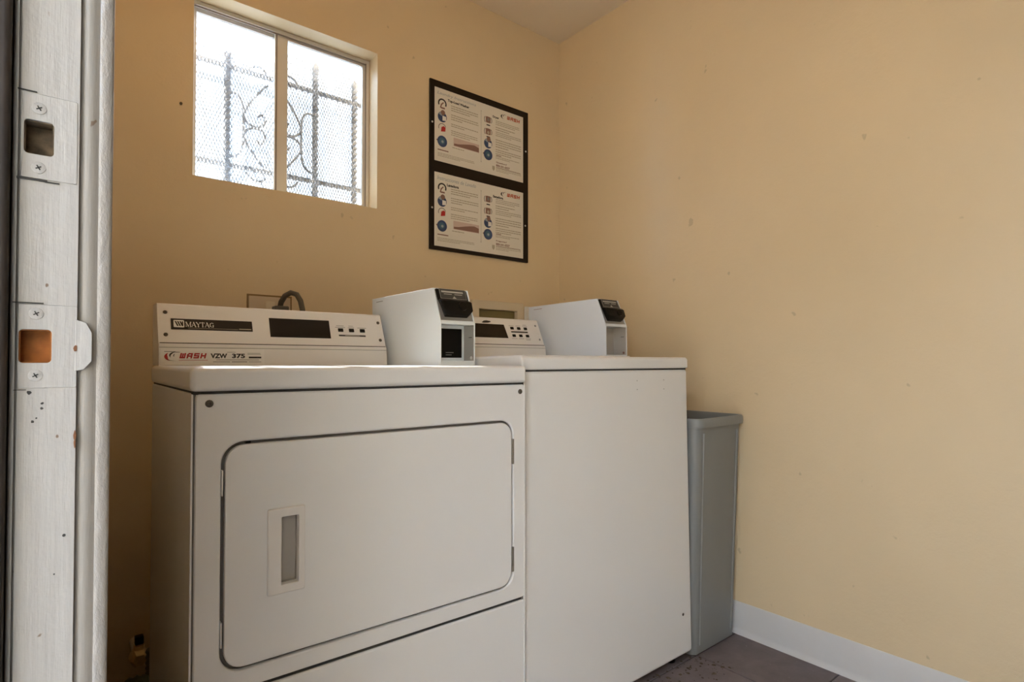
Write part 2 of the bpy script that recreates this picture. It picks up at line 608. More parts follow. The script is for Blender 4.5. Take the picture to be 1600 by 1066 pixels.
# ------------------------------------------------------------------ window with sashes
win = thing('window_1', 'small sliding window with two panes in a deep reveal', 'window', (0, 0, 0), kind='structure')
FY0, FY1 = 1.978, 2.012
b = MB().ring(rect_loop(WX0, WX1, WZ0, WZ1), rect_loop(WX0 + 0.013, WX1 - 0.013, WZ0 + 0.013, WZ1 - 0.014), FY0, FY1)
b.build('frame', 'alu', win, bevel=0.0015)
b = MB().ring(rect_loop(WX0 + 0.013, 0.606, WZ0 + 0.013, WZ1 - 0.014), rect_loop(WX0 + 0.022, 0.575, WZ0 + 0.024, WZ1 - 0.026), 1.996, 2.008)
sl = b.build('sash', 'alu', win, bevel=0.001)
b = MB().ring(rect_loop(0.572, WX1 - 0.013, WZ0 + 0.013, WZ1 - 0.014), rect_loop(0.615, WX1 - 0.026, WZ0 + 0.024, WZ1 - 0.026), 1.982, 1.995)
sr = b.build('sash', 'alu', win, bevel=0.001)
MB().box(WX0 + 0.020, 0.578, 2.001, 2.004, WZ0 + 0.020, WZ1 - 0.022).build('pane', 'pane_hazy', sl)
MB().box(0.612, WX1 - 0.024, 1.987, 1.990, WZ0 + 0.020, WZ1 - 0.022).build('pane', 'pane_clear', sr)
b = MB().box(0.5755, 0.5795, 1.9805, 1.9825, WZ0 + 0.013, WZ1 - 0.014)
b.build('weather_strip', 'alu_dark', sr)
b = MB().box(WX0 + 0.013, WX1 - 0.013, 1.9768, 1.9785, WZ1 - 0.021, WZ1 - 0.016)
b.build('track', 'alu_dark', win)
MB().box(WX1 - 0.0165, WX1 - 0.013, 1.9768, 1.9785, WZ0 + 0.013, WZ1 - 0.014).build('track', 'alu_dark', win)

# ------------------------------------------------------------------ security grille outside
gr = thing('security_grille', 'wrought iron grille with twisted bars and scrolls outside the window', 'grille', (0.608, 2.12, 1.485))
GO = Vector((0.608, 2.12, 1.485))


def twisted(name, p0, p1, r):
    p0, p1 = Vector(p0) - GO, Vector(p1) - GO
    L = (p1 - p0).length
    t = (p1 - p0).normalized()
    a = t.cross(Vector((0, 1, 0))).normalized()
    bb = t.cross(a)
    n = int(L / 0.006)
    s = MB()
    v, f = [], []
    for i in range(n + 1):
        th = i * 0.42
        c = p0 + t * (L * i / n)
        for k in range(4):
            v.append(c + (a * cos(th + k * pi / 2) + bb * sin(th + k * pi / 2)) * r)
    for i in range(n):
        for k in range(4):
            f.append((i * 4 + k, i * 4 + (k + 1) % 4, i * 4 + 4 + (k + 1) % 4, i * 4 + 4 + k))
    f += [(3, 2, 1, 0), tuple(n * 4 + k for k in range(4))]
    s.add(v, f)
    return s.build(name, 'iron', gr)


for xb, zt in ((0.456, 2.02), (0.760, 2.025), (0.915, 2.005), (0.301, 2.005)):
    twisted('upright_bar', (xb, 2.12, 1.46), (xb, 2.12, zt), 0.0120)
    z = zt - GO.z
    MB().tube([(xb - GO.x, 0, z - 0.004), (xb - GO.x, 0, z + 0.006), (xb - GO.x, 0, z + 0.016), (xb - GO.x, 0, z + 0.034)], 0.009, 8,
              rs=[0.008, 0.0140, 0.0135, 0.002]).build('spear_tip', 'iron', gr, smooth=True)
for zz in (1.938, 1.600):
    twisted('cross_bar', (0.27, 2.105, zz), (0.96, 2.105, zz), 0.0098)

for xb in (0.275, 0.955):
    for zz in (1.938, 1.600):
        MB().box(xb - 0.008 - GO.x, xb + 0.008 - GO.x, YB + 0.097 - GO.y, 0.0, zz - 0.006 - GO.z, zz + 0.006 - GO.z).build('bracket', 'iron', gr)


def spline(pts, n=6):
    """Catmull-Rom through 2D points."""
    out = []
    for i in range(len(pts) - 1):
        p0, p1, p2, p3 = pts[max(i - 1, 0)], pts[i], pts[i + 1], pts[min(i + 2, len(pts) - 1)]
        for k in range(n):
            t = k / n
            out.append(tuple(0.5 * (2 * b_ + (c_ - a_) * t + (2 * a_ - 5 * b_ + 4 * c_ - d_) * t * t + (3 * b_ - a_ - 3 * c_ + d_) * t ** 3)
                             for a_, b_, c_, d_ in zip(p0, p1, p2, p3)))
    out.append(pts[-1])
    return out


SC = {'loop_scroll': [[(0.460, 1.853), (0.483, 1.857), (0.500, 1.842), (0.507, 1.816), (0.5085, 1.756), (0.507, 1.694), (0.499, 1.657), (0.477, 1.637), (0.460, 1.636)]],
      'curl_scroll': [[(0.590, 1.918), (0.573, 1.902), (0.540, 1.855), (0.516, 1.813), (0.510, 1.787), (0.521, 1.7665), (0.545, 1.757), (0.569, 1.766), (0.5805, 1.788), (0.570, 1.806), (0.555, 1.795)],
                      [(0.5075, 1.715), (0.513, 1.733), (0.526, 1.7455), (0.548, 1.752), (0.572, 1.747), (0.581, 1.723), (0.566, 1.700), (0.5505, 1.712)],
                      [(0.5075, 1.7145), (0.520, 1.690), (0.548, 1.652), (0.572, 1.622)]],
      'crest_scroll': [[(0.520, 1.945), (0.535, 1.968), (0.560, 1.975), (0.580, 1.962), (0.578, 1.944)],
                       [(0.520, 1.592), (0.535, 1.572), (0.560, 1.566), (0.580, 1.578), (0.578, 1.592)]]}
for nm, lines in SC.items():
    for ln in lines:
        for mir in (0, 1):
            pts = spline(ln)
            pts3 = [((1.216 - x if mir else x) - GO.x, 0.0, z - GO.z) for x, z in pts]
            MB().tube(pts3, 0.0042, 6).build(nm, 'iron', gr, smooth=True)
# expanded metal sheet: thin crossing strands, far too many to count
s = MB()
mx0, mx1, mz0, mz1 = 0.29, 0.94, 1.47, 2.07
pw, ph = 0.0105, 0.024
for fam in (1, -1):
    k0 = int(-(mz1 - mz0) / ph) - 2
    for k in range(k0, int((mx1 - mx0) / pw) + 2 - k0):
        xs = mx0 + k * pw if fam > 0 else mx0 + k * pw
        # line x = xs + fam * (z - mz0) * pw / ph
        za, zb_ = mz0, mz1
        sl_ = fam * pw / ph
        lo, hi = sorted(((mx0 - xs) / sl_, (mx1 - xs) / sl_))
        a0, a1 = max(0, lo), min(mz1 - mz0, hi)
        if a1 - a0 < 0.005:
            continue
        p = (xs + sl_ * a0, mz0 + a0)
        q = (xs + sl_ * a1, mz0 + a1)
        hw, hd = 0.0016, 0.0007
        v = []
        for (x_, z_) in (p, q):
            v += [(x_ - hw - GO.x, 0.016 - hd, z_ - GO.z), (x_ + hw - GO.x, 0.016 - hd, z_ - GO.z),
                  (x_ + hw - GO.x, 0.016 + hd, z_ - GO.z), (x_ - hw - GO.x, 0.016 + hd, z_ - GO.z)]
        s.add(v, [(0, 1, 5, 4), (1, 2, 6, 5), (2, 3, 7, 6), (3, 0, 4, 7), (3, 2, 1, 0), (4, 5, 6, 7)])
tag(s.build('expanded_mesh', 'mesh', gr), 'fine diamond mesh sheet', kind='stuff')

# ------------------------------------------------------------------ outdoors (all but the ground added to shape the daylight)
tag(MB().box(-12, 14, -12, 14, -0.2, -0.12).build('ground', 'concrete'), 'pale concrete ground outside the room', 'ground', kind='structure')
tag(MB().box(-1.1, -0.1, -1.5, 3.2, 2.30, 2.42).build('porch_roof', 'stucco'), 'shaded porch roof over the doorway', 'roof', kind='structure')  # added with the next two walls to dim the doorway
tag(MB().box(-2.55, -0.1, -2.10, -1.95, -0.12, 2.75).build('porch_wall', 'stucco'), 'shaded porch side wall outside the doorway', 'wall', kind='structure')
tag(MB().box(-2.55, -2.4, -1.95, 3.2, -0.12, 2.75).build('porch_screen', 'stucco'), 'stucco screen wall facing the doorway', 'wall', kind='structure')
tag(MB().box(-4.0, 7.0, 4.30, 4.45, -0.12, 3.60).build('neighbour_wall', 'alley_wall'), 'pale stucco wall across the alley beyond the window', 'wall', kind='structure')  # added backdrop, tones down the view through the window
tag(MB().box(-0.1, 3.2, YB + 0.10, 2.60, 2.86, 2.95).build('eave', 'stucco'), 'roof eave over the window', 'eave', kind='structure')  # added slab, cuts high sky above the window

# ------------------------------------------------------------------ door frame at the near side
door = thing('door_1', 'scuffed white painted door jamb with two painted strike plates', 'door frame', (0, 0.5, 0), kind='structure')
JY = 0.0     # jamb face in the door's own frame (world y = 0.5)
HT = 2.03
UH = (-0.0169, -0.0012, 1.0660, 1.0890)   # upper strike hole
LH = (-0.0181, -0.0010, 0.9245, 0.9470)   # lower strike hole
xs = [-0.0205, UH[0], UH[1], 0.0128]


def plank(x0, x1, y0, y1, holes):
    """Upright board with pockets cut in its face (towards -y)."""
    s_ = MB()
    zs = [0.0]
    for h_ in sorted(holes, key=lambda q: q[2]):
        s_.box(x0, x1, y0, y1, zs[-1], h_[2])
        s_.box(x0, h_[0], y0, y1, h_[2], h_[3])
        s_.box(h_[1], x1, y0, y1, h_[2], h_[3])
        s_.box(h_[0], h_[1], y0 + 0.014, y1, h_[2], h_[3])
        zs.append(h_[3])
    s_.box(x0, x1, y0, y1, zs[-1], HT)
    return s_


plank(-0.0187, 0.0128, 0.0, 0.035, [UH, LH]).build('jamb', 'jamb', door, bevel=0.0006)
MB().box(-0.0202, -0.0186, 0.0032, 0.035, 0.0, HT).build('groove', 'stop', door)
# rounded outer bead of the jamb
bead = [(-0.0200 - 0.0030 * sin(radians(a)), 0.0030 - 0.0030 * cos(radians(a))) for a in range(0, 91, 15)]
MB().prism_z(bead + [(-0.023, 0.03), (-0.0200, 0.03)], 0.0, HT).build('bead', 'jamb', door, smooth=True, ang=50)
# stop: chipped edge, flat strip, then the glossy strip towards the room
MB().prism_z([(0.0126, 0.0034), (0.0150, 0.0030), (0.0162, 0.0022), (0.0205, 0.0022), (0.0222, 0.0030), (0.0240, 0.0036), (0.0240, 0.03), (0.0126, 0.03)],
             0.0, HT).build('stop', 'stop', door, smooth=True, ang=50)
MB().prism_z([(0.0240, 0.0036), (0.0258, 0.0028), (0.0305, 0.0032), (0.0322, 0.0042), (0.0325, 0.0060), (0.0325, 0.035), (0.0240, 0.035)],
             0.0, HT).build('casing_edge', 'jamb_gloss', door, smooth=True, ang=60)
# pockets: bare wood in the lower, darker grey-brown in the upper
for nm, h_ in (('upper', UH), ('lower', LH)):
    s = MB()
    x0, x1, z0, z1 = h_
    s.box(x0, x1, 0.0125, 0.0139, z0, z1)
    s.box(x0, x0 + 0.0007, 0.0012, 0.0125, z0, z1).box(x1 - 0.0007, x1, 0.0012, 0.0125, z0, z1)
    s.box(x0, x1, 0.0012, 0.0125, z0, z0 + 0.0007).box(x0, x1, 0.0012, 0.0125, z1 - 0.0007, z1)
    s.build('latch_pocket', 'hole_wood' if nm == 'lower' else 'hole_dark', door)


def strike(x0, x1, z0, z1, hole, lip, scz):
    out = rrect(x0, x1, z0, z1, 0.001, 6)
    inn = rrect(hole[0], hole[1], hole[2], hole[3], 0.0025, 6)
    s_ = MB().ring(out, inn, -0.0006, 0.0004)
    if lip:
        zc = (z0 + z1) / 2
        s_.prism_y([(x1 - 0.001, zc - 0.017), (x1 + 0.004, zc - 0.016), (x1 + 0.0085, zc - 0.010), (x1 + 0.0085, zc + 0.010),
                    (x1 + 0.005, zc + 0.017), (x1 - 0.001, zc + 0.019)], -0.0012, 0.0026)
    o_ = s_.build('strike_plate', 'jamb', door, bevel=0.0003, seg=1)
    for z_ in scz:
        q = MB()
        n = 16
        pr = [(0.0040, 0.0), (0.0040, 0.0004), (0.0034, 0.0006), (0.001, 0.0005)]
        v = [(r_ * cos(2 * pi * k / n), r_ * sin(2 * pi * k / n), zz) for r_, zz in pr for k in range(n)]
        f = [(i * n + k, i * n + (k + 1) % n, (i + 1) * n + (k + 1) % n, (i + 1) * n + k) for i in range(3) for k in range(n)] + [tuple(3 * n + k for k in range(n))]
        q.add(v, f)
        q.build('screw', 'jamb', o_, smooth=True, loc=(-0.0093, -0.0006, z_), rx=radians(90))
        q = MB()
        q.stroke2([(-0.0012, -0.0007), (0.0012, 0.0007)], 0.0007, 0.0003).stroke2([(-0.0007, 0.0012), (0.0007, -0.0012)], 0.0007, 0.0003)
        q.build('screw_slot', 'dark', o_, loc=(-0.0093, -0.00125, z_), rx=radians(90))
    return o_


strike(-0.0186, 0.0115, 1.0495, 1.1075, UH, False, (1.0975, 1.0570))
strike(-0.0186, 0.0127, 0.9075, 0.9640, LH, True, (0.9578, 0.9160))
# cracks and chips where paint has broken away
s = MB()
s.box(-0.0205, -0.0105, -0.0012, 0.0, 1.1080, 1.1086)
s.box(-0.0205, -0.0045, -0.0012, 0.0, 1.0480, 1.0492).box(-0.006, 0.002, -0.0012, 0.0, 1.0478, 1.0484)
s.box(-0.0215, -0.0055, -0.0012, 0.0, 0.9645, 0.9653)
s.box(-0.0205, -0.014, -0.0012, 0.0, 0.9062, 0.9066)
for cx, cz, r_ in ((-0.0125, 0.9045, 0.0013), (-0.0105, 0.8850, 0.0011), (-0.0058, 0.8935, 0.0010), (-0.0055, 0.8970, 0.0009), (-0.0085, 0.8872, 0.0008)):
    s.prism_y([(cx + r_ * random.uniform(0.6, 1.2) * cos(k * pi / 4), cz + r_ * random.uniform(0.6, 1.2) * sin(k * pi / 4)) for k in range(8)], -0.0004, 0.0)
for cx, cz, r_ in ((0.0070, 0.8055, 0.0010), (0.0020, 0.780, 0.0005)):
    s.prism_y([(cx + r_ * cos(k * pi / 4), cz + r_ * sin(k * pi / 4)) for k in range(8)], -0.0004, 0.0)
s.build('paint_crack', 'dark', door)
s = MB()
for cx, cz, rx_, rz_ in ((0.0118, 0.9345, 0.0011, 0.0028), (0.0122, 0.8740, 0.0009, 0.0035), (0.0122, 0.868, 0.0007, 0.0030)):
    s.prism_y([(cx + rx_ * random.uniform(0.7, 1.1) * cos(k * pi / 5), cz + rz_ * random.uniform(0.7, 1.1) * sin(k * pi / 5)) for k in range(10)], -0.0016, 0.0)
s.build('paint_chip', 'rim_wood', door)
# the rest of the frame: hinge side and head
MB().box(-0.0195, 0.0325, -0.955, -0.92, 0.0, HT).build('hinge_jamb', 'jamb', door)
MB().box(-0.0195, 0.0325, -0.955, 0.035, HT, HT + 0.035).build('head_jamb', 'jamb', door)
# outer casing on the weather side
oc = MB().box(-0.10, -0.0235, 0.488, 0.60, -0.1, 2.12).box(-0.10, -0.0235, -0.52, -0.42, -0.1, 2.12).box(-0.10, -0.0235, -0.52, 0.60, 2.035, 2.12)
oc.build('trim_1', 'ext_brown', bevel=0.004)
tag(bpy.data.objects['trim_1'], 'dark weathered brown outer casing of the doorway', 'trim', kind='structure')

# ------------------------------------------------------------------ lettering helpers
WASH = {'W': [[(0, 1), (0, 0), (1, 0), (1, 1)], [(0.5, 0), (0.5, 0.9)]],
        'A': [[(0, 0), (0, 0.75), (0.25, 1), (1, 1), (1, 0)], [(0, 0.42), (1, 0.42)]],
        'S': [[(1, 1), (0, 1), (0, 0.5), (1, 0.5), (1, 0), (0, 0)]],
        'H': [[(0, 0), (0, 1)], [(1, 0), (1, 1)], [(0, 0.5), (1, 0.5)]]}


def wash_word(s_, x0, x1, y0, y1, shear=0.22, h=0.0004):
    hgt = y1 - y0
    wd = (x1 - x0 - shear * hgt) / 4
    t = hgt * 0.26
    for i, ch in enumerate('WASH'):
        lx = x0 + i * wd + t / 2
        lw = wd * 0.80 - t
        for ln in WASH[ch]:
            pts = [(lx + px * lw, t / 2 + py * (hgt - t)) for px, py in ln]
            for a_, b_ in zip(pts, pts[1:]):
                L = hypot(b_[0] - a_[0], b_[1] - a_[1])
                dx, dy = (b_[0] - a_[0]) / L * t / 2, (b_[1] - a_[1]) / L * t / 2
                q = [(a_[0] - dx + dy, a_[1] - dy - dx), (b_[0] + dx + dy, b_[1] + dy - dx), (b_[0] + dx - dy, b_[1] + dy + dx), (a_[0] - dx - dy, a_[1] - dy + dx)]
                s_.poly2([(x + shear * y, y + y0) for x, y in q], h)
    return s_


def crescent(s_, cx, cy, rx, ry, thick, a0, a1, h=0.0004, n=14):
    """A swoosh: thickest in its middle, pointed at both ends."""
    for i in range(n):
        q = []
        for t in (i / n, (i + 1) / n):
            a = radians(a0 + (a1 - a0) * t)
            k = thick * sin(pi * t) + 1e-5
            q.append(((cx + rx * cos(a), cy + ry * sin(a)), (cx + (rx - k) * cos(a), cy + (ry - k * ry / rx) * sin(a))))
        s_.poly2([q[0][0], q[1][0], q[1][1], q[0][1]], h)
    return s_


SERIF = {'M': (1.15, [((0.12, 0), (0.12, 1), 0.07), ((0.16, 1), (0.55, 0.05), 0.17), ((0.55, 0.05), (0.98, 1), 0.07), ((1.0, 0), (1.0, 1), 0.17)], [(0.12, 0), (1.0, 0), (0.08, 1), (1.05, 1)]),
         'A': (0.95, [((0.1, 0), (0.48, 1), 0.07), ((0.48, 1), (0.85, 0), 0.18), ((0.25, 0.33), (0.7, 0.33), 0.07)], [(0.1, 0), (0.85, 0)]),
         'Y': (0.92, [((0.1, 1), (0.46, 0.45), 0.18), ((0.84, 1), (0.48, 0.45), 0.07), ((0.47, 0), (0.47, 0.5), 0.17)], [(0.12, 1), (0.82, 1), (0.47, 0)]),
         'T': (0.86, [((0.43, 0), (0.43, 1), 0.17), ((0.05, 0.96), (0.81, 0.96), 0.08), ((0.06, 0.75), (0.06, 0.97), 0.06), ((0.80, 0.75), (0.80, 0.97), 0.06)], [(0.43, 0)]),
         'G': (1.0, [((0.80, 0.90), (0.5, 0.98), 0.07), ((0.5, 0.98), (0.22, 0.80), 0.10), ((0.22, 0.80), (0.14, 0.5), 0.17), ((0.14, 0.5), (0.22, 0.2), 0.17), ((0.22, 0.2), (0.5, 0.03), 0.10), ((0.5, 0.03), (0.82, 0.10), 0.07), ((0.80, 0.05), (0.80, 0.42), 0.15), ((0.80, 0.98), (0.80, 0.72), 0.05)], [(0.80, 0.42)])}


def serif_word(s_, word, x0, x1, y0, y1, h=0.0004):
    tot = sum(SERIF[c][0] for c in word)
    sx = (x1 - x0) / tot
    hgt = y1 - y0
    x = x0
    for c in word:
        adv, strokes, feet = SERIF[c]
        for (ax, ay), (bx, by), t in strokes:
            s_.stroke2([(x + ax * sx, y0 + ay * hgt), (x + bx * sx, y0 + by * hgt)], t * sx, h)
        for fx_, fy_ in feet:
            fy2 = y0 + (0.03 if fy_ < 0.5 else 0.97) * hgt if fy_ in (0, 1) else y0 + fy_ * hgt
            s_.rect2(x + (fx_ - 0.16) * sx, x + (fx_ + 0.16) * sx, fy2 - 0.03 * hgt, fy2 + 0.03 * hgt, h)
        x += adv * sx
    return s_


# ------------------------------------------------------------------ coin boxes (part of each machine)
def coin_box(root, ox, oy, oz, vault):
    """Steel coin box with a sloped acceptor and an open vault bay; vault = black vault door fitted."""
    W_, FH, TD, TH, BD = 0.105, 0.1085, 0.036, 0.1985, (0.405 if vault else 0.384)
    o = thing('coin_box', None, None, (ox, oy, oz))
    o.parent = root
    body = MB()
    prof = [(0, 0), (BD - 0.004, 0), (BD, 0.2015), (TD, TH), (0, FH)]
    T = 0.0032
    body.prism_x(prof, 0, T).prism_x(prof, W_ - T, W_)
    body.prism_x([(TD, TH - T), (TD, TH), (BD, 0.2015), (BD, 0.2015 - T)], T, W_ - T)
    body.prism_x([(BD - T - 0.004, 0), (BD - 0.004, 0), (BD, 0.2015), (BD - T, 0.2015)], T, W_ - T)
    body.box(T, W_ - T, 0.0, BD - 0.01, 0.0, 0.012)
    body.prism_x([(0, FH - 0.004), (0.0, FH + 0.001), (0.003, FH + 0.006), (0.05, FH + 0.006), (0.05, FH - 0.004)], T, W_ - T)
    # the object that carries the sub-parts is the shell itself
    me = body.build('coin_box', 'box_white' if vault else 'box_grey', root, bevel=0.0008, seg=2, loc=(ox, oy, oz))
    bpy.data.objects.remove(o)
    o = me
    # vault bay
    MB().box(T, W_ - T, 0.056, 0.059, 0.012, FH - 0.004).build('vault_back', 'liner' if vault else 'liner_beige', o)
    if vault:
        MB().box(T + 0.001, W_ - T - 0.006, 0.050, 0.0555, 0.020, FH - 0.012).build('vault_door', 'black', o, bevel=0.001)
        b_ = MB().ring(rect_loop(T, W_ - T, 0.012, FH - 0.004), rect_loop(T + 0.001, W_ - T - 0.006, 0.020, FH - 0.012), 0.048, 0.0558)
        b_.build('vault_frame', 'box_white', o)
        s_ = MB()
        for k, (x0, x1) in enumerate(((0.046, 0.070), (0.046, 0.064))):
            s_.rect2(x0, x1, 0.0325 - 0.006 * k, 0.0345 - 0.006 * k, 0.0003)
        s_.build('vault_print', 'ink_grey', o, loc=(0, 0.050, 0), rx=radians(90))
    MB().box(W_ - T - 0.0007, W_ - T + 0.0003, 0.002, 0.056, 0.0122, FH - 0.0042).build('bay_liner', 'liner' if vault else 'liner_beige', o)  # thin sheet added to darken the cheek, itself plain shell
    # slot and lock on the inside of the bay's right cheek
    MB().box(W_ - T - 0.0013, W_ - T + 0.0002, 0.010, 0.024, 0.0722, 0.0738).build('slot', 'dark', o)
    MB().tube([(W_ - T - 0.0020, 0.012, 0.0195), (W_ - T + 0.0002, 0.012, 0.0195)], 0.0042, 12).build('lock', 'ink_white' if vault else 'ink_brown', o, smooth=True)
    # sloped face: grey plate and black coin acceptor
    y0, z0 = 0.0025, FH + 0.005
    a = atan2(TH - FH - 0.004, TD)
    L = hypot(TH - FH - 0.006, TD)
    MB().box(T, W_ - T, 0, L, -0.006, -0.003).build('acceptor_plate', 'grey_metal', o, loc=(0, y0, z0), rx=a)
    acc = MB()
    # profile in (along the slope, away from it)
    pr = [(0.011, -0.004), (0.013, 0.007), (0.024, 0.014), (0.047, 0.016), (0.054, 0.010), (0.058, 0.004), (0.091, 0.002), (0.092, -0.004)]
    v = []
    for x, sh in ((0.006, 0.0), (0.012, 0.003), (0.090, 0.003), (0.099, 0.0)):
        for t, n_ in pr:
            v.append((0.052 + (x - 0.052) * (0.74 if t < 0.017 else 1.0), t, n_ + (sh if n_ > 0.005 else 0)))
    n = len(pr)
    f = [tuple(range(n)), tuple(3 * n + k for k in range(n - 1, -1, -1))]
    f += [(i * n + k, i * n + (k + 1) % n, (i + 1) * n + (k + 1) % n, (i + 1) * n + k) for i in range(3) for k in range(n)]
    acc.add(v, f)
    acc.build('coin_acceptor', 'black', o, bevel=0.0025, seg=3, loc=(0, y0, z0), rx=a)
    MB().tube([(0.066, 0.034, 0.016), (0.066, 0.034, 0.0215)], 0.012, 20).build('acceptor_knob', 'black', o, bevel=0.001, loc=(0, y0, z0), rx=a)
    MB().rect2(0.014, 0.094, 0.0605, 0.0895, 0.0012).build('instruction_plate', 'plate_grey', o, loc=(0, y0 - 0.003 * sin(a), z0 + 0.003 * cos(a)), rx=a)
    s_ = MB()
    s_.rect2(0.020, 0.086, 0.0790, 0.0835, 0.0003).rect2(0.026, 0.050, 0.0735, 0.0755, 0.0003).rect2(0.058, 0.082, 0.0735, 0.0755, 0.0003)
    s_.poly2([(0.050, 0.0625), (0.062, 0.0625), (0.056, 0.0695)], 0.0003)
    s_.rect2(0.0145, 0.0935, 0.0608, 0.0616, 0.0003).rect2(0.0145, 0.0153, 0.0616, 0.0890, 0.0003).rect2(0.0927, 0.0935, 0.0616, 0.0890, 0.0003)
    s_.build('plate_print', 'plate_line', o, loc=(0, y0 - 0.0043 * sin(a), z0 + 0.0043 * cos(a)), rx=a)
    # small stamp near the rear of the left cheek
    s_ = MB()
    s_.box(-0.0003, 0.0, BD - 0.075, BD - 0.03, 0.1885, 0.1900)
    s_.build('stamp', 'ink_brown' if not vault else 'ink_grey', o)
    return o


# ------------------------------------------------------------------ dryer
dr = thing('dryer', 'white front load dryer with black name badge, big square door and coin box', 'dryer', (0.169, 1.018, 0), (0, 0, radians(-1.0)))
DW, DD = 0.686, 0.535
# cabinet shell, slightly behind the front sheet
b = MB().box(0.0015, DW - 0.0015, 0.016, DD, 0.022, 0.8750)
b.build('cabinet', 'enamel', dr, bevel=0.003)
b = MB().ring(rrect(0.0072, DW - 0.002, 0.3835, 0.8735, 0.006, 8), rrect(0.0458, 0.6505, 0.4150, 0.7930, 0.036, 8), 0.0, 0.0125)
b.build('front_panel', 'enamel', dr, bevel=0.0045, seg=3)
MB().ring(rrect(0.040, 0.656, 0.409, 0.799, 0.034, 8), rrect(0.058, 0.638, 0.427, 0.781, 0.026, 8), 0.0128, 0.0150).build('gasket', 'gasket', dr)  # dark ring behind the door gap stands in for its shade
for x0 in (0.0012, DW - 0.0042):
    MB().box(x0, x0 + 0.003, -0.0005, 0.017, 0.030, 0.8735).build('side_flange', 'enamel', dr, bevel=0.0008)
for x0 in (0.0040, DW - 0.0085):
    MB().box(x0, x0 + 0.0045, 0.004, 0.0165, 0.030, 0.8730).build('seam', 'gasket', dr)  # dark strip put in for the seam's shade
b = MB().box(0.0072, DW - 0.0015, 0.001, 0.0125, 0.030, 0.3770)
b.build('kick_panel', 'enamel', dr, bevel=0.004, seg=3)
b = MB().box(-0.001, DW + 0.0005, -0.005, DD, 0.8775, 0.9165)
b.build('worktop', 'enamel', dr, bevel=0.0085, seg=4)
for x in (0.06, DW - 0.06):
    for y in (0.06, DD - 0.06):
        MB().tube([(x, y, 0.0), (x, y, 0.024)], 0.018, 14).build('foot', 'black', dr, bevel=0.002)
# door with a recessed pull
HX0, HX1, HZ0, HZ1 = 0.117, 0.1797, 0.527, 0.6735
IX0, IX1, IZ0, IZ1 = 0.1400, 0.1685, 0.5425, 0.6580


def loops_door():
    return rrect(0.0515, 0.6455, 0.4205, 0.7880, 0.031, 8), rrect(HX0 + 0.004, HX1 - 0.004, HZ0 + 0.004, HZ1 - 0.004, 0.003, 8)


o_, i_ = loops_door()
dd = MB().ring(o_, i_, -0.0015, 0.0125).build('door', 'enamel', dr, bevel=0.003, seg=3)
hb = MB().ring(rrect(HX0, HX1, HZ0, HZ1, 0.003, 3), rrect(IX0, IX1, IZ0, IZ1, 0.002, 3), -0.0062, 0.008)
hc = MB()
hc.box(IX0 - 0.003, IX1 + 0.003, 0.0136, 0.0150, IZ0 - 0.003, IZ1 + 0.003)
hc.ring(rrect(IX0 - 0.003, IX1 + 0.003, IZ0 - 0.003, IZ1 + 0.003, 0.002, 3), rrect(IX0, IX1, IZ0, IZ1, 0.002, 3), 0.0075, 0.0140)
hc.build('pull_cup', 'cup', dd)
hnd = hb.build('handle', 'console', dd, bevel=0.0025, seg=3)
for z0, z1 in ((0.6927, 0.7495), (0.4487, 0.5038)):
    s = MB()
    L = z1 - z0
    for k, (u0, u1) in enumerate(((0, 0.27), (0.29, 0.71), (0.73, 1.0))):
        s.tube([(0.6487, 0.0005, z0 + L * u0), (0.6487, 0.0005, z0 + L * u1)], 0.0026, 10)
    s.box(0.6485, 0.6525, 0.0, 0.004, z0, z1)
    s.build('hinge', 'steel', dr, smooth=True)
for z0, z1 in ((0.706, 0.748), (0.460, 0.5015)):
    MB().box(0.0462, 0.0485, -0.0006, 0.010, z0, z1).build('hinge_plug', 'console', dr, bevel=0.0007)
MB().box(0.083, 0.091, 0.004, 0.012, 0.7885, 0.7925).build('door_bumper', 'black', dr)
screw('screw', dr, 0.0272, 0.0, 0.858, 0.0062)
screw('screw', dr, 0.6698, 0.0, 0.857, 0.0058)
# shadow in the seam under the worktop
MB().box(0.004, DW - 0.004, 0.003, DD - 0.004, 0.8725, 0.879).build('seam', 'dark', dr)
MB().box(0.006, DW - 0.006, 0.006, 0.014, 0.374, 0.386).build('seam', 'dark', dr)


def console(root, x0, x1, base, zb):
    """Sloped control console; base = depth of its foot, zb = worktop height. Returns object and slope frame."""
    k = zb - 0.917
    pr = [(base, zb), (base + 0.0030, 0.9575 + k), (base + 0.0062, 0.9579 + k), (base + 0.0062, 0.9590 + k), (base + 0.0036, 0.9594 + k),
          (base + 0.0048, 0.9672 + k), (base + 0.0085, 0.9676 + k), (base + 0.0085, 0.9698 + k), (base + 0.0100, 0.9706 + k),
          (base + 0.048, 1.0580 + k), (base + 0.050, 1.0605 + k), (base + 0.054, 1.0618 + k), (base + 0.118, 1.0618 + k), (base + 0.118, zb)]
    o = MB().prism_x(pr, x0, x1).build('console', 'console', root)
    MB().box(x0 + 0.002, x1 - 0.002, base + 0.0070, base + 0.0088, 0.9677 + k, 0.9697 + k).build('groove', 'screw', o)  # this and the next: dark strips put in for groove shade
    MB().box(x0 + 0.001, x1 - 0.001, base + 0.0052, base + 0.0066, 0.9578 + k, 0.9592 + k).build('groove', 'liner', o)
    return o, Vector((0, base + 0.0100, 0.9706 + k)), atan2(0.0874, 0.038)


con, cO, cA = console(dr, 0.006, 0.5585, 0.462, 0.917)


def on(x, t, n=0.0):
    """Point on the dryer console's slope."""
    return Vector((x, cO.y + t * cos(cA) - n * sin(cA), cO.z + t * sin(cA) + n * cos(cA)))


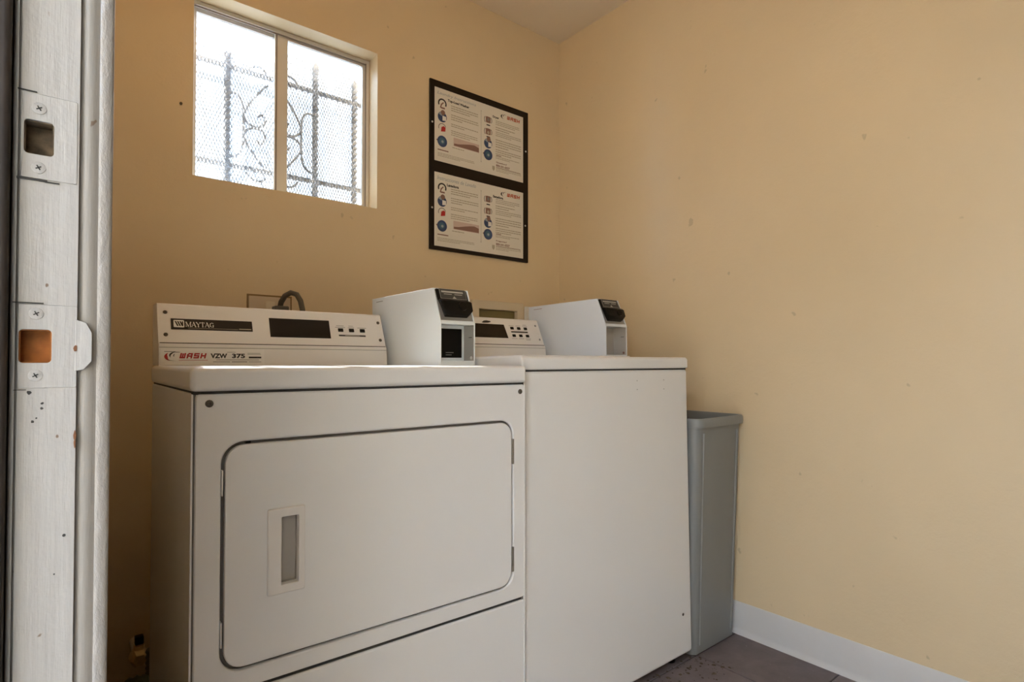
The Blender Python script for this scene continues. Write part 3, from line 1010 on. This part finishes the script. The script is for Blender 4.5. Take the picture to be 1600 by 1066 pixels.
# all slope parts are drawn in (x along the console, t up the slope)
def slope_part(name, s_, mat, con_, O_, a_, n=0.0, bevel=0.0):
    return s_.build(name, mat, con_, bevel=bevel, loc=(0, O_.y - n * sin(a_), O_.z + n * cos(a_)), rx=a_)


slope_part('name_badge', MB().rect2(0.0320, 0.2072, 0.0325, 0.0602, 0.0012), 'badge', con, cO, cA)
slope_part('badge_emblem', MB().poly2(rrect(0.0372, 0.0588, 0.0378, 0.0562, 0.002, 3), 0.0004), 'ink_white', con, cO, cA, 0.0012)
s = MB()
for k in range(3):
    xa = 0.0395 + 0.0048 * k
    s.poly2([(xa + 0.0046, 0.0408), (xa + 0.0076, 0.0408), (xa + 0.0030, 0.0532), (xa, 0.0532)], 0.0003)
s.poly2([(0.0540, 0.0408), (0.0566, 0.0408), (0.0566, 0.0532), (0.0540, 0.0532)], 0.0003)
slope_part('emblem_bars', s, 'badge', con, cO, cA, 0.0016)
slope_part('badge_lettering', serif_word(MB(), 'MAYTAG', 0.0615, 0.1215, 0.0402, 0.0520), 'ink_white', con, cO, cA, 0.0012)
s = MB().rect2(0.0660, 0.1740, 0.0362, 0.0369, 0.0003).rect2(0.1760, 0.2040, 0.0368, 0.0388, 0.0003)
slope_part('badge_rule', s, 'ink_text', con, cO, cA, 0.0012)
slope_part('display', MB().poly2([(0.2480, 0.0195), (0.4030, 0.0195), (0.4040, 0.0730), (0.2488, 0.0730)], 0.0008), 'gloss_black', con, cO, cA)
for x in (0.4331, 0.4639, 0.4955):
    slope_part('button', MB().poly2(rrect(x - 0.0072, x + 0.0072, 0.0405, 0.0505, 0.001, 2), 0.0022), 'black', con, cO, cA, bevel=0.0004)
slope_part('button_legend', MB().rect2(0.4262, 0.5030, 0.0272, 0.0318, 0.0003), 'ink_black', con, cO, cA)
s = MB().rect2(0.4440, 0.4850, 0.0288, 0.0302, 0.0002)
slope_part('legend_print', s, 'ink_text', con, cO, cA, 0.0003)
s = MB()
for x, w2, rows in ((0.4331, 0.014, 2), (0.4639, 0.009, 2), (0.4955, 0.013, 1)):
    for r_ in range(rows):
        s.rect2(x - w2 * (1 - 0.25 * r_), x + w2 * (1 - 0.25 * r_), 0.0535 + 0.0048 * r_, 0.0549 + 0.0048 * r_, 0.0002)
slope_part('button_print', s, 'ink_grey', con, cO, cA)
for x, t in ((0.0218, 0.0761), (0.0209, 0.0187), (0.5475, 0.0730), (0.5450, 0.0179)):
    p = on(x, t)
    screw('screw', con, p.x, p.y, p.z, 0.0046, rx=cA)
# sticker on the lower strip
lO = Vector((0, 0.462, 0.917))
lA = atan2(0.0475, 0.0035)
slope_part('sticker', MB().rect2(0.0095, 0.2296, 0.0015, 0.0395, 0.0004), 'sticker', con, lO, lA)
s = MB()
crescent(s, 0.0300, 0.0205, 0.0135, 0.0095, 0.0065, 115, 262)
slope_part('swoosh', s, 'ink_red', con, lO, lA, 0.0004)
s = MB()
crescent(s, 0.0365, 0.0235, 0.0105, 0.0075, 0.0038, 70, 225)
crescent(s, 0.0420, 0.0170, 0.0240, 0.0065, 0.0020, 190, 262)
s.poly2([(0.0385, 0.0302), (0.0475, 0.0303), (0.0475, 0.0311), (0.0385, 0.0316)], 0.0004)
crescent(s, 0.0400, 0.0230, 0.0060, 0.0045, 0.0016, 110, 230)
slope_part('swoosh', s, 'ink_black', con, lO, lA, 0.0005)
slope_part('wash_lettering', wash_word(MB(), 0.0460, 0.1045, 0.0165, 0.0288), 'ink_red', con, lO, lA, 0.0004)
slope_part('sticker_print', MB().rect2(0.0450, 0.1040, 0.0118, 0.0130, 0.0003), 'ink_pink', con, lO, lA, 0.0004)
s = MB()
s.rect2(0.0165, 0.0385, 0.0312, 0.0326, 0.0003)
s.rect2(0.1220, 0.2170, 0.0126, 0.0138, 0.0003).rect2(0.1150, 0.1520, 0.0078, 0.0091, 0.0003).rect2(0.1550, 0.1900, 0.0076, 0.0094, 0.0003).rect2(0.1930, 0.2220, 0.0078, 0.0090, 0.0003)
s.rect2(0.1905, 0.2200, 0.0292, 0.0302, 0.0003).rect2(0.1905, 0.2210, 0.0262, 0.0272, 0.0003).rect2(0.1450, 0.1640, 0.0312, 0.0322, 0.0003)
slope_part('sticker_print', s, 'ink_grey', con, lO, lA, 0.0004)
slope_part('barcode', MB().rect2(0.1935, 0.2220, 0.0172, 0.0215, 0.0003), 'ink_black', con, lO, lA, 0.0004)


def slope_text(name, body, mat, con_, O_, a_, n, x0, x1, t0, t1, bold=0.0, ital=0.0):
    p = Vector((x0, O_.y + t0 * cos(a_) - n * sin(a_), O_.z + t0 * sin(a_) + n * cos(a_)))
    return text(name, body, mat, con_, p, a_, x1 - x0, t1 - t0, bold, ital, 0.0003)


slope_text('model_lettering', 'VZW', 'ink_black', con, lO, lA, 0.0004, 0.1098, 0.1455, 0.0170, 0.0284, 0.045)
slope_text('model_lettering', '375', 'ink_black', con, lO, lA, 0.0004, 0.1560, 0.1850, 0.0172, 0.0284, 0.045)
coin_box(dr, 0.578, 0.203, 0.9165, True)
# power cord: plug on the wall, cord arching up and down behind the console
cd = MB()
pts = [(0.381, 0.875, 1.098), (0.383, 0.868, 1.118), (0.390, 0.850, 1.137), (0.402, 0.830, 1.146), (0.414, 0.810, 1.139), (0.421, 0.795, 1.118), (0.424, 0.785, 1.09), (0.424, 0.770, 1.03), (0.42, 0.74, 0.95), (0.41, 0.66, 0.80), (0.40, 0.545, 0.70)]
cd.tube([tuple(p) for p in pts], 0.0085, 10)
cd.build('power_cord', 'cord', dr, smooth=True)
b = MB().box(0.358, 0.402, 0.845, 0.884, 1.072, 1.104)
b.build('plug', 'cord', dr, bevel=0.004)

# ------------------------------------------------------------------ washer
wa = thing('washer', 'plain fronted white top load washer between dryer and grey bin', 'washing machine', (0.868, 1.019, 0), (radians(-0.93), 0, 0))
WW, WD = 0.676, 0.60
b = MB().box(0.0, WW, 0.0, WD, 0.034, 0.9040)
b.build('cabinet', 'enamel', wa, bevel=0.011, seg=4)
# worktop with a slight crown, open rim and hinged lid
b = MB().prism_x([(-0.002, 0.9065), (-0.002, 0.934), (0.004, 0.9395), (0.02, 0.9405), (WD, 0.9405), (WD, 0.9065)], -0.001, WW)
b.build('worktop', 'enamel', wa, bevel=0.004, seg=3)
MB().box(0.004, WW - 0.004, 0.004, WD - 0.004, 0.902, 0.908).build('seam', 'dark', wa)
lid = MB().box(0.05, 0.46, 0.05, 0.42, 0.9408, 0.9440).build('lid', 'enamel', wa, bevel=0.0015)
for x in (0.05, WW - 0.05):
    MB().tube([(x, 0.05, 0.0008), (x, 0.05, 0.036)], 0.018, 14).build('foot', 'black', wa, bevel=0.002)
    MB().tube([(x, WD - 0.06, 0.0088), (x, WD - 0.06, 0.036)], 0.018, 14).build('foot', 'black', wa, bevel=0.002)
screw('screw', wa, 0.628, 0.0, 0.158, 0.0042)
for x, z in ((0.428, 0.872), (0.428, 0.847), (0.553, 0.872), (0.553, 0.845)):
    MB().tube([(x, 0.0002, z), (x, -0.0006, z)], 0.0016, 8).build('rivet', 'grey_metal', wa)
wc, wO, wA = console(wa, 0.012, 0.497, 0.4575, 0.9405)


def wslope(name, s_, mat, n=0.0, bevel=0.0):
    return slope_part(name, s_, mat, wc, wO, wA, n, bevel)


XW = 0.868
wslope('display', MB().poly2([(1.00 - XW, 0.0226), (1.2085 - XW, 0.0226), (1.2043 - XW, 0.0740), (1.00 - XW, 0.0740)], 0.0008), 'gloss_black')
for x in (1.2367, 1.267, 1.2975):
    wslope('button', MB().poly2(rrect(x - XW - 0.0070, x - XW + 0.0070, 0.0568, 0.0664, 0.001, 2), 0.002), 'black', bevel=0.0004)
    wslope('button', MB().poly2(rrect(x - XW - 0.0070, x - XW + 0.0070, 0.0280, 0.0376, 0.001, 2), 0.002), 'black', bevel=0.0004)
wslope('button_legend', MB().rect2(1.229 - XW, 1.3045 - XW, 0.0452, 0.0502, 0.0003), 'ink_black')
s = MB()
for x in (1.2367, 1.267, 1.2975):
    s.rect2(x - XW - 0.011, x - XW + 0.011, 0.0712, 0.0724, 0.0002).rect2(x - XW - 0.012, x - XW + 0.012, 0.0215, 0.0228, 0.0002)
s.rect2(1.290 - XW, 1.306 - XW, 0.0762, 0.0774, 0.0002).rect2(1.287 - XW, 1.307 - XW, 0.0170, 0.0182, 0.0002)
wslope('button_print', s, 'ink_grey')
for x, t in ((1.3495, 0.0759), (1.3512, 0.0207)):
    screw('screw', wc, x - XW, wO.y + t * cos(wA), wO.z + t * sin(wA), 0.0040, 'grey_metal', wA)
s = MB().poly2([(1.112 - XW, 0.0790), (1.120 - XW, 0.0775), (1.138 - XW, 0.0785), (1.150 - XW, 0.0815), (1.149 - XW, 0.0850), (1.132 - XW, 0.0868), (1.121 - XW, 0.0850)], 0.0015)
wslope('black_patch', s, 'ink_black')
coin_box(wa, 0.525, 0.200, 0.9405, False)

# ------------------------------------------------------------------ slim grey bin between washer and wall
bn = thing('waste_bin', 'slim tall grey plastic waste bin between washer and tan wall', 'bin', (1.6885, 1.277, 0))


def bin_loop(hx, hy, r, z, k=6):
    return [(x, y, z) for x, y in rrect(-hx, hx, -hy, hy, r, k)]


s = MB()
lv = [(0.117, 0.240, 0.020, 0.0), (0.1215, 0.2445, 0.024, 0.004), (0.1225, 0.2460, 0.024, 0.03), (0.1310, 0.2700, 0.025, 0.705), (0.1315, 0.2705, 0.025, 0.716)]
inn = [(0.1295, 0.2690, 0.024, 0.742), (0.1285, 0.2675, 0.023, 0.705), (0.1190, 0.2420, 0.021, 0.012)]
loops = [bin_loop(hx, hy, r, z) for hx, hy, r, z in lv + inn]
n = len(loops[0])
f = [(i * n + k, i * n + (k + 1) % n, (i + 1) * n + (k + 1) % n, (i + 1) * n + k) for i in range(len(loops) - 1) for k in range(n)]
f += [tuple(range(n - 1, -1, -1)), tuple((len(loops) - 1) * n + k for k in range(n))]
s.add([v for lp in loops for v in lp], f)
s.build('body', 'bin', bn, smooth=True, ang=40)
s = MB()
lv = [(0.1315, 0.2710, 0.025, 0.728), (0.1330, 0.2730, 0.026, 0.7195), (0.1385, 0.2815, 0.030, 0.7190), (0.1398, 0.2830, 0.031, 0.7280), (0.1392, 0.2825, 0.031, 0.7420), (0.1365, 0.2800, 0.030, 0.7475), (0.1310, 0.2715, 0.025, 0.7470), (0.1293, 0.2690, 0.024, 0.738)]
loops = [bin_loop(hx, hy, r, z) for hx, hy, r, z in lv]
f = [(i * n + k, i * n + (k + 1) % n, (i + 1) * n + (k + 1) % n, (i + 1) * n + k) for i in range(len(loops) - 1) for k in range(n)]
f += [((len(loops) - 1) * n + k, (len(loops) - 1) * n + (k + 1) % n, (k + 1) % n, k) for k in range(n)]
s.add([v for lp in loops for v in lp], f)
s.build('rim', 'bin', bn, smooth=True, ang=60)
# vertical ribs near the front corner
for x in (-0.098, 0.098):
    s = MB()
    zt = 0.70
    s.add([(x * 0.93 - 0.004, -0.2440, 0.03), (x * 0.93 + 0.004, -0.2440, 0.03), (x * 0.93, -0.2490, 0.03),
           (x - 0.004, -0.2680, zt), (x + 0.004, -0.2680, zt), (x, -0.2730, zt)], [(0, 1, 4, 3), (0, 3, 5, 2), (1, 2, 5, 4), (0, 2, 1), (3, 4, 5)])
    s.build('rib', 'bin', bn, smooth=True, ang=80)

# ------------------------------------------------------------------ notice board with two posters
nb = thing('notice_board', 'black framed board with two laundry instruction posters on the tan wall', 'notice board', (1.128, YB, 1.365))
s = MB().box(0.0, 0.502, -0.010, -0.001, 0.0, 0.668)
s.build('backboard', 'frame_black', nb, bevel=0.001)
for x, z in ((0.010, 0.498), (0.4875, 0.4925), (0.010, 0.162), (0.4850, 0.162)):
    screw('screw', nb, x, -0.010, z, 0.0038, 'ink_white')

P_SP = 0


def poster(z0, es):
    """One printed sheet; all print is drawn in millimetres from the sheet's lower left corner."""
    p = MB().rect2(0, 0.452, 0, 0.290, 0.0008).build('poster', 'paper', nb, loc=(0.020, -0.010, z0 - 1.365), rx=radians(90))
    k = 0.001

    def part(name, s_, mat, n=0.0008):
        o = s_.build(name, mat, p)
        o.location = (0, 0, n)
        return o

    def txt(body, mat, x0, x1, y0, y1, bold=0.0, ital=0.0):
        return text('lettering', body, mat, p, (x0 * k, y0 * k, 0.0009), 0, (x1 - x0) * k, (y1 - y0) * k, bold, ital, 0.0003)

    txt('Instrucciones de Lavado' if es else 'Laundry Instructions', 'ink_sky', 12, 198, 262, 277, 0.0, 0.25)
    if es:
        txt('Lavadora', 'ink_black', 57, 113, 242, 253, 0.05)
        txt('Secadora', 'ink_black', 285, 340, 240, 251, 0.05)
    else:
        txt('Top-Load Washer', 'ink_black', 60, 164, 244, 257, 0.05)
        txt('Dryer', 'ink_black', 284, 318, 242, 254, 0.05)
    # icons
    for cy, kind in ((231, 0), (178, 1), (135, 2), (81, 3)):
        ic(part, 35, cy, kind)
    for cy, kind in ((227, 4), (177, 5), (128, 1), (80, 3)):
        ic(part, 260, cy, kind)
    s_ = MB().rect2(0.2236, 0.2246, 0.043, 0.256, 0.0002)
    s_.disc2(0.2241, 0.256, 0.0018, h=0.0002, n=8).disc2(0.2241, 0.043, 0.0018, h=0.0002, n=8)
    part('divider', s_, 'ink_grey')
    # rows of small print
    s_ = MB()

    def rows(x0, x1, yt, yb, nr, last=0.7):
        hh = (yt - yb) / (2 * nr - 1)
        for r_ in range(nr):
            x1b = x1 if r_ < nr - 1 else x0 + (x1 - x0) * last
            x = x0
            while x < x1b - 1:
                wl = min(random.uniform(5, 15), x1b - x)
                s_.rect2(x * k, (x + wl) * k, (yt - 2 * r_ * hh - hh * 0.85) * k, (yt - 2 * r_ * hh) * k, 0.0002)
                x += wl + 1.6
    rows(76, 208, 236, 214, 3)
    rows(76, 210, 200, 178, 3, 0.4)
    rows(76, 208, 163, 151, 2, 0.5)
    rows(76, 205, 136, 116, 3)
    rows(300, 430, 236, 218, 3, 0.8)
    rows(300, 405, 209, 195, 2, 0.7)
    rows(300, 440, 189, 170, 3, 0.6)
    rows(300, 440, 156, 122, 4, 0.5)
    rows(300, 440, 114, 92, 3, 0.6)
    rows(300, 430, 84, 74, 2, 0.6)
    rows(14, 190, 34, 20, 3, 0.6)
    rows(302, 440, 34, 20, 3, 0.5)
    rows(82, 140, 70, 66, 1, 1.0)
    part('small_print', s_, 'ink_text')
    s_ = MB().rect2(0.014, 0.064, 0.044, 0.048, 0.0002).rect2(0.302, 0.330, 0.0865, 0.0895, 0.0002).rect2(0.302, 0.436, 0.0358, 0.0378, 0.0002)
    part('bold_print', s_, 'ink_brown')
    # chart: pink tinted box with a growing brown wedge
    part('chart_box', MB().rect2(0.088, 0.214, 0.076, 0.110, 0.0002), 'paper_tint')
    s_ = MB().poly2([(0.090, 0.078), (0.212, 0.078), (0.212, 0.096), (0.190, 0.102), (0.165, 0.099), (0.140, 0.094), (0.112, 0.088), (0.090, 0.086)], 0.0002)
    part('chart_wedge', s_, 'ink_brown', 0.0010)
    # maker's mark, telephone line, shield
    part('wash_lettering', wash_word(MB(), 0.361, 0.437, 0.2570, 0.2720, h=0.0003), 'ink_orange')
    s_ = MB()
    crescent(s_, 0.343, 0.263, 0.016, 0.0095, 0.0070, 100, 265)
    crescent(s_, 0.350, 0.267, 0.011, 0.0065, 0.0034, 50, 230)
    part('swoosh', s_, 'ink_black')
    txt('Preguntas?' if es else 'Questions?', 'ink_brown', 302, 360, 54, 62, 0.03)
    txt('800-241-0327', 'ink_brown', 302, 376, 40, 50, 0.04)
    s_ = MB().poly2([(0.282, 0.039), (0.282, 0.026), (0.2885, 0.018), (0.295, 0.026), (0.295, 0.039)], 0.0003)
    part('shield', s_, 'ink_text')
    return p


def ic(part, cx, cy, kind):
    k = 0.001
    cx, cy = cx * k, cy * k
    if kind == 0:                                 # coin and hand ring
        part('icon', MB().annul2(cx, cy, 0.014, 0.020, 0.0003, 18, radians(-25), radians(205)), 'ink_black')
        part('icon', MB().stroke2([(cx - 0.008, cy - 0.016), (cx - 0.004, cy - 0.004), (cx + 0.004, cy + 0.004)], 0.005, 0.0003).rect2(cx - 0.006, cx + 0.012, cy - 0.020, cy - 0.014, 0.0003), 'ink_brown')
    elif kind == 1:                               # blue half disc with white pane
        part('icon', MB().disc2(cx, cy, 0.021, h=0.0003), 'ink_blue')
        part('icon', MB().poly2([(cx + 0.001, cy - 0.014), (cx + 0.018, cy - 0.012), (cx + 0.018, cy + 0.004), (cx + 0.001, cy + 0.006)], 0.0003), 'ink_white', 0.0011)
        part('icon', MB().poly2([(cx - 0.018, cy + 0.010), (cx - 0.002, cy + 0.003), (cx - 0.002, cy + 0.018), (cx - 0.010, cy + 0.018)], 0.0003), 'ink_sky', 0.0011)
        part('icon', MB().disc2(cx + 0.003, cy + 0.018, 0.010, h=0.0003, n=14), 'ink_brown', 0.0012)
    elif kind == 2:                               # red garment on grey ring
        part('icon', MB().annul2(cx, cy, 0.015, 0.018, 0.0003, 16, radians(20), radians(200)), 'ink_grey')
        part('icon', MB().poly2([(cx - 0.006, cy - 0.016), (cx + 0.014, cy - 0.012), (cx + 0.015, cy + 0.004), (cx + 0.006, cy + 0.008), (cx - 0.004, cy + 0.002)], 0.0003), 'ink_red', 0.0011)
    elif kind == 3:                               # blue dial
        part('icon', MB().disc2(cx, cy, 0.0225, h=0.0003, n=24), 'ink_blue')
        part('icon', MB().disc2(cx - 0.001, cy + 0.001, 0.013, h=0.0003), 'ink_teal', 0.0011)
        part('icon', MB().disc2(cx + 0.001, cy - 0.001, 0.0055, h=0.0003, n=12), 'ink_sky', 0.0014)
        part('icon', MB().poly2([(cx - 0.028, cy + 0.002), (cx - 0.022, cy + 0.006), (cx - 0.022, cy - 0.003)], 0.0003), 'ink_brown')
    else:                                         # dark drum with side arcs
        part('icon', MB().poly2(rrect(cx - 0.012, cx + 0.013, cy - 0.012, cy + 0.014, 0.004, 3), 0.0003), 'ink_brown')
        part('icon', MB().disc2(cx + 0.001, cy + (0.002 if kind == 4 else -0.003), 0.0065, h=0.0003, n=12), 'ink_text' if kind == 5 else 'ink_grey', 0.0011)
        part('icon', MB().annul2(cx, cy, 0.018, 0.0205, 0.0003, 8, radians(140), radians(220)).annul2(cx, cy, 0.018, 0.0205, 0.0003, 8, radians(-30), radians(40)).rect2(cx - 0.008, cx + 0.010, cy - 0.024, cy - 0.019, 0.0003), 'ink_black')


poster(1.715, False)
poster(1.380, True)

# ------------------------------------------------------------------ outlet behind the dryer console
ol = thing('wall_outlet', 'tan outlet plate on the wall behind the dryer console', 'outlet', (0.540, YB, 1.075))
MB().box(-0.064, 0.064, -0.006, -0.0005, -0.060, 0.0600).build('cover_plate', 'plate', ol, bevel=0.002)
MB().ring(rect_loop(-0.069, 0.069, -0.065, 0.0655), rect_loop(-0.063, 0.063, -0.059, 0.0595), -0.003, -0.0004).build('edge_gap', 'outlet_edge', ol)  # shadow around the plate put in as a brown ring
MB().box(-0.014, 0.014, -0.009, -0.005, -0.045, 0.045).build('receptacle', 'cream', ol, bevel=0.001)

# plumbing box and second outlet behind the washer
pb = thing('washer_supply_box', 'cream plastic supply box recessed above the washer console', 'supply box', (1.455, YB, 1.08))
MB().ring(rect_loop(-0.135, 0.137, -0.10, 0.1005), rect_loop(-0.100, 0.102, -0.075, 0.0640), -0.024, -0.0005).build('frame', 'cream', pb, bevel=0.003)
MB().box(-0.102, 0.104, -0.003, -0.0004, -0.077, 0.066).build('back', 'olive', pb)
for x in (-0.05, 0.05):
    MB().tube([(x, -0.012, -0.05), (x, -0.012, -0.005)], 0.009, 10).build('valve', 'brass', pb, smooth=True)
sp = thing('wall_plate', 'narrow white cover plate on the wall behind the washer coin box', 'outlet', (1.652, YB, 1.11))
MB().box(-0.038, 0.038, -0.007, -0.0005, -0.062, 0.0605).build('cover_plate', 'ink_white', sp, bevel=0.002)
MB().box(-0.014, 0.014, -0.0095, -0.006, -0.04, 0.04).build('receptacle', 'cream', sp, bevel=0.001)

# ------------------------------------------------------------------ gas connection in the gap left of the dryer
gv = thing('gas_valve', 'brass gas valve and pale pipe in the gap beside the dryer', 'valve', (0.185, 1.80, 0.0))
MB().tube([(0.0, 0.105, 0.145), (0.0, 0.02, 0.145)], 0.013, 12).build('pipe', 'pipe', gv, smooth=True)
MB().tube([(-0.010, 0, 0.145), (0.10, 0, 0.140), (0.20, 0.0, 0.138)], 0.013, 12).build('pipe', 'pipe', gv, smooth=True)
s = MB().tube([(0.0, 0.03, 0.145), (0, 0.012, 0.145), (0, -0.016, 0.145), (0, -0.030, 0.145)], 0.02, 6, rs=[0.018, 0.023, 0.023, 0.016])
s.tube([(0.0, 0, 0.125), (0, 0, 0.175)], 0.013, 10)
s.build('valve_body', 'brass', gv, bevel=0.001)
MB().box(-0.010, 0.010, -0.010, 0.010, 0.178, 0.200).build('valve_handle', 'black', gv, bevel=0.003)
s = MB()
pts = [(0.019, -0.047, 0.178 - 0.007 * k) for k in range(12)]
s.tube(pts, 0.01, 10, rs=[0.0105 if k % 2 else 0.0075 for k in range(16)])
s.build('flex_connector', 'steel', gv, smooth=True, ang=80)
hs = MB()
pts = [(-0.095 + 0.0052 * t, 0.012 * sin(t * 0.35) - 0.03, 0.026 + 0.102 * sin(pi * min(1, t / 26))) for t in range(0, 27)]
hs.tube(pts, 0.024, 10, rs=[0.026 if k % 2 else 0.0215 for k in range(len(pts))])
ho = hs.build('vent_hose', 'hose', None, smooth=True, ang=80, loc=(0.195, 1.715, 0.0))
tag(ho, 'dark green ribbed hose arching over the floor in the gap beside the dryer', 'hose')

# ------------------------------------------------------------------ grit swept against the washer
s = MB()
rg = random.Random(3)
for k in range(260):
    x = 0.95 + 0.66 * rg.random() ** 0.7
    y = 1.045 - 0.085 * rg.random() ** 1.6 * (1.5 if x > 1.3 else 1.0)
    r_ = 0.0015 + 0.006 * rg.random() ** 2.5
    n = 6
    a0 = rg.random() * 6
    ring = [(x + r_ * rg.uniform(0.5, 1.3) * cos(a0 + i * 2 * pi / n), y + r_ * rg.uniform(0.5, 1.3) * sin(a0 + i * 2 * pi / n)) for i in range(n)]
    v = [(px, py, 0.0002) for px, py in ring] + [(x, y, 0.0008 + r_ * 0.35)]
    s.add(v, [(i, (i + 1) % n, n) for i in range(n)] + [tuple(range(n - 1, -1, -1))])
tag(s.build('floor_grit', 'grit'), 'brown dust and grit on the tiles along the foot of the washer', 'dust', kind='stuff')

# fine print and flaws too small to pick apart
for o in bpy.data.objects:
    if o.name.split('.')[0] in ('small_print', 'bold_print', 'button_print', 'sticker_print', 'vault_print', 'plate_print', 'badge_rule', 'paint_crack', 'paint_chip', 'emblem_bars'):
        o['kind'] = 'stuff'
